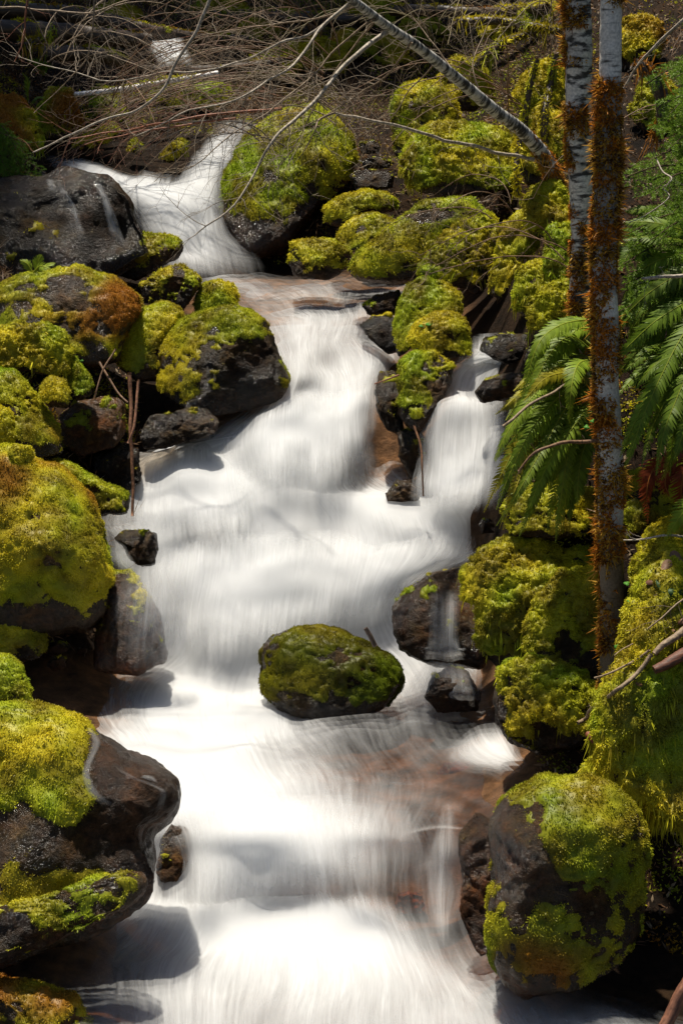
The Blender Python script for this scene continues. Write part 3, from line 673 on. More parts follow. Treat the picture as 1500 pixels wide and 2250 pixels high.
mb('rusty orange mossy boulder at the left edge above the fall', [(88, 300), (85, 230), (110, 192), (150, 198), (175, 250), (180, 292), (150, 312)], moss=.6, rust=.5, tone=.6, y=11.2, hang=1)
mb('dim green boulder under the pale horizontal stick', [(193, 262), (193, 205), (215, 183), (260, 198), (284, 242), (272, 272), (220, 278)], moss=.3, tone=.35, y=11.9)
mb('broad olive mossy mound behind the drooping twigs, upper middle', [(320, 225), (340, 165), (420, 168), (500, 186), (520, 215), (480, 245), (400, 245)], moss=.4, tone=.4, y=12.2)
mb('dark leafy mossy bank below the logs at the left edge', [(-80, 300), (-60, 220), (0, 205), (45, 215), (85, 260), (90, 330), (40, 360), (-60, 370)], moss=.3, rust=.35, tone=.3, y=10.9, hang=1)
# -- upper right
mb('rounded mossy boulder topped with yellow moss, highest on the right bank', [(960, 170), (975, 135), (1005, 120), (1050, 128), (1083, 165), (1085, 215), (1040, 240), (985, 235)], moss=.5, tone=.7, y=10.4)
mb('tall mossy boulder with a dark right side behind the leaning birch', [(860, 340), (860, 215), (880, 188), (920, 172), (965, 178), (1000, 215), (1010, 280), (960, 330), (900, 360)], moss=.35, tone=.6, y=9.9, lump=.07)
mb('big square-shouldered mossy boulder crossed by the broken pale branch', [(880, 345), (905, 308), (940, 273), (990, 264), (1050, 266), (1105, 275), (1122, 305), (1126, 400), (1060, 428), (970, 428), (915, 412), (888, 380)], moss=.55, tone=.55, y=9.3, p=3, hang=.6)
wr('upper stone of the dark stack between the two mossy giants', [(783, 320), (790, 306), (825, 304), (840, 318), (836, 338), (795, 340)], y=9.9)
wr('middle stone of the dark stack between the two mossy giants', [(790, 356), (800, 344), (848, 340), (864, 352), (858, 370), (800, 374)], y=9.8)
wr('lowest stone of the dark stack between the two mossy giants', [(764, 388), (772, 372), (850, 368), (874, 388), (866, 416), (780, 420)], y=9.7)
mb('flat olive-topped boulder just below the dark stone stack', [(703, 458), (748, 425), (800, 415), (850, 421), (878, 442), (870, 465), (800, 478), (740, 502), (708, 492)], moss=.2, tone=.3, rust=.15, y=9.45)
mb('small brown mossy boulder tucked under the flat olive-topped one', [(738, 515), (768, 476), (820, 464), (860, 476), (882, 492), (840, 514), (790, 556), (750, 542)], moss=.2, rust=.35, y=9.2)
mb('boxy boulder with bright moss lid and bare wet side at the upper pool', [(630, 575), (640, 528), (690, 523), (740, 528), (774, 555), (766, 592), (720, 614), (650, 608)], moss=-.1, up=1.1, tone=.7, y=9.05, rock=(.07, .062, .055), p=3, spots=[(720, 550, 60, 40, .6)])
mb('long slanting slab of moss with a bare grey streak on its crest', [(762, 592), (790, 545), (860, 490), (930, 440), (1000, 423), (1040, 430), (1072, 465), (1102, 482), (1092, 515), (1040, 565), (960, 605), (860, 625), (790, 618)], moss=.35, tone=.5, y=8.75, thick=.5, spots=[(960, 470, 60, 18, -.9)], rock=(.08, .065, .05))
mb('mossy boulder leaning against the slanting slab, bare brown patch on top', [(918, 606), (945, 558), (975, 508), (1020, 483), (1070, 480), (1100, 500), (1092, 560), (1078, 605), (1050, 645), (990, 626), (940, 618)], moss=.35, tone=.6, y=8.45, thick=.6, spots=[(1030, 500, 45, 20, -.7)], hang=.5)
mb('knobbly lump of bright moss under the leaning birch foot', [(1084, 610), (1090, 555), (1106, 498), (1150, 448), (1192, 468), (1197, 522), (1155, 545), (1122, 595), (1104, 665), (1080, 695), (1076, 650)], moss=.8, tone=.75, y=7.9, lump=.12, hang=1)
mb('shaggy moss mound wrapping the foot of the leaning birch', [(1148, 450), (1176, 408), (1215, 390), (1250, 425), (1262, 500), (1210, 520), (1160, 508)], moss=.9, tone=.75, y=7.8, lump=.12, hang=.8)
mb('drooping moss cushion left of the left birch trunk, upper of two', [(1124, 645), (1148, 588), (1200, 566), (1252, 573), (1258, 622), (1212, 645), (1192, 688), (1150, 695)], moss=.8, tone=.75, y=7.35, lump=.1, hang=.6)
mb('drooping moss cushion left of the left birch trunk, lower of two', [(1163, 685), (1190, 638), (1240, 615), (1268, 630), (1270, 705), (1212, 740), (1170, 728)], moss=.8, tone=.8, y=6.95, lump=.1, hang=.6)
mb('mossy mass in the shadow behind the left birch trunk', [(1195, 560), (1205, 500), (1260, 480), (1330, 500), (1340, 580), (1300, 640), (1220, 630)], moss=.6, tone=.5, y=7.7, lump=.12, hang=1)
mb('yellow moss hummock high between branches left of the birches', [(1120, 330), (1140, 270), (1180, 240), (1235, 250), (1250, 330), (1230, 400), (1160, 400)], moss=.7, tone=.8, y=8.7, lump=.14, hang=.6)
mb('upper yellow moss hummock among twigs left of the birches', [(1130, 215), (1150, 160), (1200, 130), (1240, 150), (1250, 230), (1200, 260), (1150, 255)], moss=.6, tone=.7, y=9.6, lump=.14, hang=.6)
# -- left bank
mb('broad boulder with bare grey face and rusty moss on the left bank', [(-60, 640), (30, 603), (90, 590), (170, 588), (240, 598), (290, 620), (323, 655), (312, 695), (272, 745), (256, 795), (200, 805), (100, 765), (-60, 745)], moss=.05, rust=.35, tone=.6, rock=(.09, .08, .07), lump=.08, thick=.7, spots=[(140, 640, 50, 40, -1), (260, 650, 50, 50, .4)])
mb('dark boulder with scattered moss between the oval boulder and the pool', [(303, 625), (350, 590), (400, 577), (440, 605), (446, 632), (400, 685), (340, 675), (313, 650)], moss=-.1, dy=-.1, tone=.5)
mb('small bright mossy boulder by the upper pool, left edge of the water', [(427, 655), (440, 625), (480, 613), (515, 622), (527, 650), (523, 690), (470, 700), (430, 690)], moss=.45, tone=.75)
mb('egg-shaped vivid green mossy boulder left of the great dark one', [(256, 762), (270, 710), (310, 674), (360, 659), (395, 674), (406, 694), (378, 735), (352, 775), (352, 832), (300, 830), (262, 805)], moss=.6, tone=.6, facets=1, dy=-.05)
mb('great dark boulder with moss ridge at the neck of the stream', [(337, 775), (355, 735), (400, 700), (450, 680), (500, 672), (550, 679), (590, 700), (607, 740), (626, 790), (637, 840), (605, 875), (540, 895), (470, 910), (400, 885), (355, 855), (345, 815)], moss=-.12, tone=.6, p=2.9, facets=5, seed=44, rock=(.035, .028, .022), spots=[(400, 730, 50, 60, .6), (470, 690, 80, 25, .4), (560, 800, 80, 80, -.3), (420, 860, 90, 40, .25)], thick=.75, shade=.8)
mb('flat-topped golden moss block at the left edge', [(-60, 728), (50, 720), (110, 713), (146, 743), (154, 790), (142, 818), (100, 824), (60, 814), (-60, 806)], moss=.6, tone=.85, p=3, rust=.15, lump=.07, dy=-.35, hang=.5)
mb('small green mossy stone in the gap right of the golden block', [(148, 792), (168, 778), (187, 808), (207, 830), (202, 868), (170, 878), (150, 852)], moss=.7, tone=.1, dy=-.25)
mb('little mossy stone below the golden block', [(83, 848), (110, 822), (140, 829), (158, 860), (151, 892), (115, 898), (88, 878)], moss=.5, tone=.6, dy=-.35)
mb('brown boulder thinly mossed under the golden block', [(-60, 800), (40, 815), (90, 870), (132, 950), (145, 1000), (60, 1020), (-60, 1000)], moss=.1, tone=.5, rust=.3, dy=-.1)
mb('knob of golden moss cut by the left edge', [(-60, 900), (-20, 885), (22, 890), (44, 920), (49, 960), (20, 985), (-60, 995)], moss=.7, tone=.85, dy=-.25)
mb('flat brown boulder with wood-like top beside the two upright sticks', [(123, 912), (160, 880), (240, 865), (284, 880), (287, 940), (250, 988), (180, 1004), (138, 975)], moss=-.1, rock=(.13, .08, .045), rust=.1, tone=.4, facets=6, up=-.1)
wr('dark slate rock at the foot of the great dark boulder', [(303, 955), (330, 910), (400, 890), (456, 893), (486, 920), (476, 955), (390, 978), (320, 990)], dy=-.15, rock=(.05, .047, .047))
mb('brown mossy ledge behind the largest left boulder', [(80, 1010), (150, 1010), (220, 1050), (288, 1085), (280, 1130), (200, 1130), (110, 1080)], moss=.1, rust=.4, dy=-.1)
wr('dark shadowed rock under the two upright sticks', [(200, 1000), (260, 960), (310, 985), (310, 1060), (260, 1090), (210, 1060)], dy=.1, rock=(.02, .018, .016))
mb('largest left bank boulder, sunlit yellow moss above and dark moss below', [(-90, 985), (20, 970), (70, 983), (77, 1010), (140, 1018), (192, 1070), (222, 1130), (242, 1190), (247, 1260), (227, 1345), (190, 1388), (100, 1395), (-90, 1430)], moss=.4, tone=.7, lump=.09, rust=.1, thick=.75, spots=[(150, 1300, 100, 70, -.1)])
mb('tuft of moss crowning the largest left boulder', [(15, 995), (30, 975), (65, 978), (78, 1000), (62, 1022), (28, 1020)], moss=.8, tone=.8, y=6.35)
wr('angular dark rock splashed by the cascade on the left', [(243, 1183), (270, 1161), (330, 1159), (349, 1170), (354, 1200), (342, 1240), (311, 1247), (285, 1232), (268, 1202)], rock=(.04, .035, .03), dy=-.22)
wr('brown rock behind the thin veil of water on the left', [(205, 1290), (243, 1250), (290, 1246), (322, 1275), (355, 1330), (366, 1450), (300, 1475), (210, 1465)], rock=(.09, .05, .03), moss=-.35, dy=-.12)
mb('low dark mossy shelf under the largest left boulder', [(-80, 1300), (20, 1290), (90, 1330), (110, 1390), (90, 1440), (30, 1460), (-80, 1470)], moss=.3, tone=.3)
mb('rust and green mossy stone at the left edge of the brown pool', [(-60, 1442), (20, 1433), (50, 1458), (73, 1510), (62, 1562), (-60, 1580)], moss=.4, rust=.45, tone=.3)
for lb, pl in (('small dark pebble stone with pale edge in the left shallows', [(100, 1465), (108, 1440), (135, 1432), (152, 1445), (150, 1468), (120, 1476)]),
               ('small brown stone right of the pebble stone in the left shallows', [(160, 1440), (170, 1418), (190, 1412), (197, 1428), (188, 1444)]),
               ('flat dark stone nearest the veil in the left shallows', [(60, 1440), (80, 1412), (140, 1405), (165, 1420), (150, 1436), (95, 1448)])):
    wr(lb, pl, y=6.55, rock=(.06, .04, .03))
# -- middle of the stream
wr('long dark wet rock at the right edge of the upper rapids', [(788, 672), (820, 645), (880, 634), (898, 650), (880, 690), (810, 696)], y=8.6, spots=[(815, 670, 20, 15, .7)])
wr('shiny black boulder in the rapids left of the mossy pair', [(780, 712), (810, 688), (862, 685), (872, 705), (880, 770), (850, 778), (830, 762), (795, 732)], y=8.3, spots=[(855, 690, 15, 6, .9)], rock=(.018, .016, .015))
mb('upright mossy boulder, top of the pile dividing the stream', [(866, 720), (868, 680), (888, 625), (930, 605), (972, 613), (1019, 645), (1022, 690), (985, 710), (930, 735), (900, 775), (874, 785)], moss=.35, tone=.65, y=8.1, thick=.7)
mb('tilted oval mossy boulder with small round leaves on it, in the dividing pile', [(889, 745), (908, 710), (950, 687), (1000, 682), (1031, 705), (1035, 750), (1031, 782), (970, 788), (920, 772)], moss=.5, tone=.7, y=7.8, facets=1, thick=.8)
mb('lowest boulder of the dividing pile, yellow moss on its left half', [(871, 850), (876, 790), (905, 767), (950, 769), (1002, 800), (992, 850), (962, 892), (932, 948), (900, 940), (876, 912)], moss=-.05, tone=.7, y=7.6, rock=(.06, .05, .042), spots=[(905, 830, 40, 90, .8), (970, 860, 40, 60, -.8)])
wr('dark hollow-sided rock beside the main fall', [(818, 860), (828, 814), (872, 807), (886, 850), (886, 955), (850, 945), (826, 900)], y=7.72, rock=(.045, .038, .032), moss=-.5)
wr('narrow dark rock below the dividing pile', [(868, 945), (920, 928), (940, 960), (926, 1040), (900, 1050), (873, 1005)], rock=(.04, .035, .03), moss=-.5)
wr('grey rounded rock at the foot of the main fall', [(843, 1083), (868, 1053), (905, 1049), (924, 1070), (920, 1102), (850, 1104)], rock=(.06, .055, .05), p=2.2)
wr('smooth rock the side stream slides around, above the side fall', [(1038, 862), (1060, 830), (1120, 815), (1170, 813), (1165, 880), (1120, 878), (1060, 890)], y=7.35, rock=(.05, .04, .03), p=2.2)
wr('black rock with bright trickles at the head of the side stream', [(1045, 772), (1055, 738), (1100, 728), (1165, 730), (1175, 785), (1110, 800)], y=8.1, rock=(.02, .018, .016))
wr('dark stone at the left foot of the ferns by the side stream', [(1148, 790), (1152, 765), (1175, 740), (1200, 760), (1205, 800), (1170, 815)], y=6.9, rock=(.02, .018, .016))
wr('small round dark rock under the side fall', [(1046, 1152), (1056, 1136), (1078, 1133), (1092, 1150), (1088, 1172), (1056, 1174)], p=2.1)
wr('wet shelf rock with water sliding off its edge, right of the long cascade', [(856, 1335), (880, 1293), (930, 1258), (1000, 1243), (1070, 1240), (1085, 1290), (1075, 1400), (1060, 1460), (960, 1460), (880, 1428), (861, 1385)], rock=(.07, .045, .028), moss=-.6, thick=.6, dy=-.3)
wr('low dark rock between the long cascade and the sunny moss', [(1025, 1240), (1040, 1205), (1090, 1185), (1120, 1195), (1110, 1240), (1060, 1255)])
wr('dome rock under the spreading little fall', [(930, 1530), (945, 1480), (985, 1458), (1030, 1470), (1060, 1520), (1050, 1560), (960, 1565)], rock=(.045, .036, .03), p=2.1)
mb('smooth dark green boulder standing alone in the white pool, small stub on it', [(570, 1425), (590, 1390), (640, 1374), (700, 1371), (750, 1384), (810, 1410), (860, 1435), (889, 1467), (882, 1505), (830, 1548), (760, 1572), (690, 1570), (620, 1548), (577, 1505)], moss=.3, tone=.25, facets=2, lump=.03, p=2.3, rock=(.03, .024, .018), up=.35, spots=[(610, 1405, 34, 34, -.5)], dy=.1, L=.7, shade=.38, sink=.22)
# -- right bank
mb('dark mossy boulder in the shade under the fern tips', [(1094, 1112), (1130, 1073), (1200, 1055), (1310, 1075), (1310, 1175), (1200, 1185), (1128, 1180)], moss=.3, tone=.6)
mb('great sunny moss cushion left of the birch foot, upper of three', [(996, 1285), (1048, 1215), (1108, 1178), (1200, 1172), (1300, 1195), (1325, 1262), (1250, 1330), (1190, 1400), (1170, 1450), (1112, 1468), (1060, 1430), (1047, 1330), (1008, 1315)], moss=.75, tone=.55, lump=.12, thick=.6, hang=.5)
mb('bulging moss cushion touching the birch foot, middle of three', [(1150, 1375), (1168, 1310), (1228, 1258), (1310, 1246), (1345, 1290), (1345, 1425), (1292, 1475), (1200, 1448), (1160, 1435)], moss=.75, tone=.6, lump=.12, thick=.6, hang=.5, spots=[(1245, 1420, 60, 30, -.6)])
mb('low moss cushion over a wet rock foot, lowest of three left of the birch', [(1078, 1535), (1098, 1468), (1160, 1445), (1260, 1465), (1330, 1520), (1310, 1595), (1255, 1640), (1180, 1655), (1118, 1630), (1088, 1585)], moss=.5, tone=.5, lump=.1, spots=[(1090, 1560, 30, 80, -1)], hang=.4)
mb('shaggy slope of golden moss filling the right edge under fallen sticks', [(1335, 1600), (1342, 1480), (1358, 1420), (1370, 1330), (1402, 1265), (1450, 1200), (1600, 1160), (1640, 1500), (1600, 1770), (1490, 1775), (1420, 1725), (1355, 1690)], moss=.95, tone=.8, lump=.14, y=5.15, thick=.5, hang=1.2, L=1.2, base=False)
mb('fringe of hanging moss above the dark hollow at lower right', [(1286, 1695), (1330, 1648), (1400, 1638), (1452, 1700), (1440, 1780), (1370, 1795), (1320, 1760)], moss=.95, tone=.75, lump=.12, y=5.1, hang=2.5, L=1.2, base=False)
mb('lower right boulder, sunlit moss to the right and bare brown face to the left', [(1064, 1800), (1098, 1742), (1180, 1702), (1280, 1702), (1345, 1718), (1402, 1780), (1427, 1850), (1432, 1950), (1402, 2035), (1342, 2105), (1250, 2148), (1160, 2165), (1098, 2118), (1078, 2035), (1068, 1900)], sink=.16, shade=.82, moss=.1, tone=.5, thick=.75, lump=.05, p=2.3, up=.5, rock=(.05, .032, .02), base=False, spots=[(1120, 1900, 60, 130, -.75), (1290, 1830, 110, 120, .7), (1180, 2060, 90, 60, .4), (1190, 1890, 30, 160, -.4)])
mb('fallen leaf-littered moss bank at the right edge under the pale twig', [(1385, 1250), (1420, 1180), (1470, 1140), (1620, 1120), (1640, 1300), (1560, 1340), (1430, 1330)], moss=.5, tone=.7, rust=.35, y=5.65, lump=.1)
mb('shadowed mossy bank behind the right birch trunk', [(1340, 1120), (1370, 1040), (1450, 1010), (1600, 1020), (1620, 1150), (1480, 1190), (1370, 1190)], moss=.3, tone=.35, y=6.2, lump=.1)
# -- front
mb('large foreground boulder, sunny moss cap and bare wet shoulder, lower left', [(-90, 1562), (60, 1541), (130, 1553), (197, 1590), (250, 1625), (330, 1663), (387, 1693), (410, 1750), (393, 1792), (333, 1832), (328, 1900), (303, 1955), (220, 1990), (120, 2020), (40, 2075), (-90, 2110)], sink=.3, dy=.12, moss=-.75, up=.35, tone=.6, thick=.7, p=2.6, rock=(.055, .042, .034), lump=.06, facets=6, base=False,
   spots=[(80, 1640, 150, 120, 2.1), (150, 1760, 60, 55, 1.5), (90, 1980, 130, 80, 1.3), (200, 1950, 60, 60, 1.3), (0, 1740, 70, 50, .7), (265, 1680, 60, 80, -1.2), (10, 2040, 80, 60, .8)])
mb('rust-brown mossy boulder cut by the lower left corner', [(-90, 2142), (40, 2144), (110, 2158), (172, 2190), (208, 2238), (205, 2330), (-90, 2340)], moss=.15, rust=.6, tone=.4, rock=(.05, .03, .02))
wr('dark wet ledge under the large foreground boulder, at the water line', [(-90, 2000), (60, 1975), (180, 1940), (280, 1900), (325, 1905), (335, 1945), (300, 1992), (220, 2030), (110, 2075), (-90, 2150)], dy=-.1, thick=.6, moss=-.35, tone=.3, rock=(.05, .036, .026), spots=[(120, 1990, 110, 50, .6)])
wr('small brown pointed rock between the foreground boulder and the front fall', [(340, 1905), (349, 1840), (375, 1806), (411, 1810), (429, 1835), (422, 1892), (392, 1938), (350, 1938)], rock=(.085, .06, .038), moss=-.6)
wr('orange-brown stone showing through the thin water of the front ledge', [(862, 1990), (868, 1962), (900, 1950), (936, 1962), (945, 1992), (920, 2010), (880, 2010)], moss=-3, free=True, y=5.36, rock=(.45, .17, .07), p=2.1)
wr('orange-brown stone under water at the bottom edge', [(1040, 2250), (1055, 2222), (1110, 2215), (1140, 2240), (1130, 2275), (1060, 2280)], moss=-3, free=True, y=4.8, rock=(.4, .17, .08), p=2.1)
wr('reddish stone under the clear water right of the white pool', [(950, 1700), (975, 1672), (1040, 1668), (1090, 1690), (1060, 1715), (980, 1718)], moss=-3, free=True, y=5.93, rock=(.3, .07, .035), p=2.1)
wr('dark brown bed rock behind the narrow spout at the front ledge', [(1000, 1830), (1040, 1780), (1090, 1790), (1110, 1900), (1110, 2060), (1050, 2090), (1010, 2000)], y=5.05, rock=(.09, .055, .035), thick=.4)

# thin rills running down the big foreground boulder
for k, ln in enumerate(([(196, 1600), (212, 1630), (200, 1665), (190, 1700), (205, 1740), (240, 1770)], [(262, 1690), (300, 1712), (345, 1728), (362, 1745), (350, 1790)])):
    rows = []
    for q, (u_, v_) in enumerate(ln):
        w_ = (7, 11, 9, 10, 13, 18)[q]
        rows.append([(u_ + e_ * w_, v_ - .2 * abs(e_), hit(u_ + e_ * w_, v_, 5.) - .014 - Dw(v_ - .2 * abs(e_)), c_) for e_, c_ in ((-1, 0), (-.4, .36), (.4, .4), (1, 0))])
    water('water', rows, FALL, 14, 10, .004, 40 + k, lumps=.004)

# water sliding over the dark shelf and spreading over the dome rock below it
def on_rock(rows, off=.02, default=6.5):
    return [[(u_, v_, min(hit(u_, v_, default), default) - off - Dw(v_), c_) for u_, v_, c_ in r_] for r_ in rows]
water('water', on_rock([[(945, 1300, 0), (962, 1298, .3), (990, 1298, .4), (1012, 1300, 0)], [(940, 1345, 0), (962, 1342, .35), (990, 1342, .55), (1010, 1345, 0)], [(938, 1400, 0), (962, 1398, .35), (988, 1398, .58), (1008, 1400, 0)],
   [(930, 1445, 0), (958, 1440, .4), (992, 1440, .55), (1020, 1445, 0)], [(915, 1475, 0), (955, 1466, .55), (1000, 1466, .6), (1040, 1475, 0)]], default=6.6), FALL, 24, 12, .006, 60, lumps=.01)
water('water', on_rock([[(925, 1470, 0), (955, 1458, .5), (1005, 1458, .5), (1040, 1468, 0)], [(890, 1505, 0), (945, 1485, .5), (1015, 1485, .45), (1065, 1500, 0)], [(868, 1545, 0), (930, 1530, .45), (1020, 1530, .4), (1080, 1540, 0)], [(850, 1590, 0), (920, 1580, .3), (1010, 1580, .25), (1085, 1585, 0)]], default=6.25), FALL, 24, 12, .006, 61, lumps=.01)

for k, ln in enumerate(([(128, 395), (140, 425), (155, 450), (165, 490), (176, 535)], [(215, 400), (228, 430), (240, 465), (252, 505), (262, 540)], [(90, 375), (110, 395), (118, 430)])):
    rows = []
    for q, (u_, v_) in enumerate(ln):
        w_ = (8, 9, 12, 15, 20)[q]
        rows.append([(u_ + e_ * w_, v_, c_) for e_, c_ in ((-1, 0), (-.4, .4), (.4, .45), (1, 0))])
    water('water', on_rock(rows, .018, 10.2), FALL, 14, 10, .004, 70 + k, lumps=.004)

# ================================================================ trunks
def px_curve(pts, n):
    P = np.array([at(p[0], p[1], p[2]) for p in pts])
    return catmull(P, n)
def px_rad(pts, n, col=3):
    r = np.array([p[col] * mpp(at(p[0], p[1], p[2])) for p in pts])
    return np.interp(np.linspace(0, 1, n), np.linspace(0, 1, len(r)), r)
def fine(V, Q): return np.vstack([Q[:, :3], Q[:, [0, 2, 3]]])

RUST = np.array([(.52, .19, .016), (.24, .09, .012), (.46, .25, .03), (.11, .05, .014)])
def rust_col(P):
    k = (np.clip(.5 + fbm(P * 14, 77, 3) * 1.5, 0, .999) * 3).astype(int)
    j = np.clip(k + rng.integers(0, 2, len(P)), 0, 3)
    return RUST[j]
def birch(label, pts, moss_at, mat, seed, n=220, bias=0.):
    root = empty('birch_tree', at(pts[-1][0], pts[-1][1], pts[-1][2]), label, 'tree', 'birch trees on the right bank')
    P = px_curve(pts, n); r = px_rad(pts, n)
    P = P + np.c_[fbm(np.c_[P[:, 2] * 2, P[:, 2] * 0, P[:, 2] * 0], seed, 2) * .02, np.zeros(n), np.zeros(n)]
    acc = Acc(); pv = proj(P)[1]
    dk = np.interp(pv, [m[0] for m in moss_at], [m[1] for m in moss_at])
    bc = (1 - np.clip(dk * .7, 0, .7) * (1. if seed == 9 else .35))[:, None] * np.array([1, .93, .85]); bc[pv > 1180] = (.2, .15, .1)
    r = r * .92
    V, Q = tube(acc, P, r, 28, bc, .10, seed)
    acc.build('trunk', mat, root)
    T = fine(V, Q); _, vv = proj(V)
    bandw = np.interp(vv, [m[0] for m in moss_at], [m[1] for m in moss_at])
    nx = unit(V - P[np.repeat(np.arange(n), 28)])[:, 0]
    wgt = sst(.0, .25, bandw + bias - .32 * nx - .26 * (seed == 5) + fbm(V * np.array([9, 9, 7]), seed + 4, 3) * 1.5 - .28)
    N_, _ = vnormals(V, T)
    acc = Acc()
    used = np.flatnonzero(wgt > .05)
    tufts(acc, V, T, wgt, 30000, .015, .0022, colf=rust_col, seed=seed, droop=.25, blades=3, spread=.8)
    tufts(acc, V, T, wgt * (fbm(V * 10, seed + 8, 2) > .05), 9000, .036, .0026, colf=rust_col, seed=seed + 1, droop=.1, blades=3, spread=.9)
    acc.build('trunk_moss', MOSS, root)
    return root
left_b = birch('left birch of the pair, white bark banded with rusty moss, foot hidden in ferns',
      [(1267, -420, 6.45, 30), (1267, -60, 6.45, 32), (1268, 100, 6.45, 32), (1271, 280, 6.45, 31), (1277, 400, 6.45, 30), (1281, 560, 6.45, 27), (1275, 720, 6.45, 24), (1272, 860, 6.45, 25)],
      [(-420, .2), (-60, .9), (60, .8), (75, .1), (90, .8), (140, .9), (160, .1), (220, .05), (235, .9), (290, .8), (320, .3), (340, .75), (380, .8), (390, .1), (480, .15), (560, .45), (700, .75), (860, .8)], BIRCH, 5)
right_b = birch('right birch of the pair, clean white top and shaggy orange moss below, standing in moss',
      [(1342, -420, 5.62, 25), (1340, -60, 5.62, 26), (1339, 100, 5.62, 26), (1337, 200, 5.62, 27), (1336, 400, 5.62, 29), (1330, 620, 5.62, 29), (1332, 800, 5.62, 29), (1336, 1000, 5.62, 30), (1337, 1180, 5.62, 31), (1346, 1300, 5.62, 29), (1340, 1430, 5.62, 25), (1334, 1520, 5.62, 26)],
      [(-420, .1), (165, 0), (185, .9), (260, 1.0), (520, .95), (560, .5), (585, .8), (640, .8), (650, .2), (690, .2), (700, .8), (770, .75), (800, .15), (850, .32), (1000, .38), (1040, .45), (1070, .85), (1120, .5), (1170, .85), (1230, .6), (1270, .4), (1400, .5), (1520, .6)], BIRCHW, 9)

def walk(acc, p, d, L, r, steps=7, wig=.22, grav=-.03, col=(1, 1, 1), sides=4):
    pts = [p]; d = unit(d); s = L / steps
    for i in range(steps):
        d = unit(d + rng.normal(size=3) * wig * np.array([1, .6, 1]) + np.array([0, 0, grav]))
        pts.append(pts[-1] + d * s)
    P = np.array(pts)
    tube(acc, P, np.linspace(r, r * .35, len(P)), sides, col, cap=False)
    return P
def twigs(acc, P, r0, n, L, depth=1, ang=(25, 65), flat=.5, grav=-.03, col=(1, 1, 1), lo=.12, hi=1.):
    T, A, B = frames(P)
    for q in range(n):
        t = lo + (hi - lo) * rng.random(); i = min(int(t * len(P)), len(P) - 1)
        a = R(rng.uniform(*ang)) * rng.choice([-1, 1])
        ph = rng.normal() * flat
        side = A[i] * math.cos(ph) + B[i] * math.sin(ph)
        d = T[i] * math.cos(a) + side * math.sin(a)
        l = L * (.4 + .9 * rng.random()) * (1.15 - .6 * t)
        c = np.array(col) * rng.uniform(.7, 1.2)
        Pq = walk(acc, P[i], d, l, r0 * rng.uniform(.55, 1.0), 7, .2, grav, c)
        if depth > 1: twigs(acc, Pq, r0 * .55, rng.integers(2, 5), l * .5, depth - 1, ang, flat, grav, c, .25)
WHT, GRY, BRN, RED, DRK = (.42, .37, .30), (.26, .19, .12), (.20, .11, .055), (.3, .11, .055), (.06, .045, .035)
def limb(name, pts, r0, r1, parent=None, mat=None, col=GRY, sub=10, L=.35, depth=2, tw=.8, n=40, grav=-.03, wob=.006, ang=(25, 65), sides=7, tcol=None, lo=.12):
    P = px_curve(pts, n)
    P = P + np.stack([fbm(P * 5, k + 90, 2) for k in range(3)], 1) * wob * 3
    k = mpp(P[0]); k1 = mpp(P[-1])
    acc = Acc(); tube(acc, P, np.linspace(r0 * k, r1 * k1, n) * (.72 if r0 < 8.5 else 1), sides, col, .12, 3)
    if sub: twigs(acc, P, tw * k, sub, L, depth, ang, grav=grav, col=tcol or np.array(col) * .75, lo=lo)
    return acc.build(name, mat or TWIG, parent, P[0] if parent is None else None)

LOGR = m_bark('rotten_bark', (.5, .35, .3), (1.5, 1.3, 1.2), 90, 14, .35, .65, .6)
# the leaning birch whose branches hang over the stream
lean = empty('leaning_birch', at(1222, 420, 7.9), 'slender birch leaning left over the stream from the right bank, bare drooping branches', 'tree')
lp = [(1226, 420, 7.9, 22), (1200, 352, 7.85, 19), (1150, 292, 7.75, 17), (1080, 238, 7.6, 16), (1000, 170, 7.4, 14.5), (920, 105, 7.2, 13.5), (850, 58, 7.0, 13), (780, 5, 6.8, 11.5), (690, -60, 6.6, 10), (520, -180, 6.3, 7)]
acc = Acc(); P = px_curve(lp, 120); lV, lQ = tube(acc, P, px_rad(lp, 120) * .86, 20, (.72, .7, .66), .1, 2)
acc.build('trunk', BIRCH, lean)
acc = Acc(); _, vv = proj(lV)
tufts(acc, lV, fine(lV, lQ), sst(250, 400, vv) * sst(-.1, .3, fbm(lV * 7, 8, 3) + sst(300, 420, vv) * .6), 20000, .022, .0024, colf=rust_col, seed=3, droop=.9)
acc.build('trunk_moss', MOSS, lean)
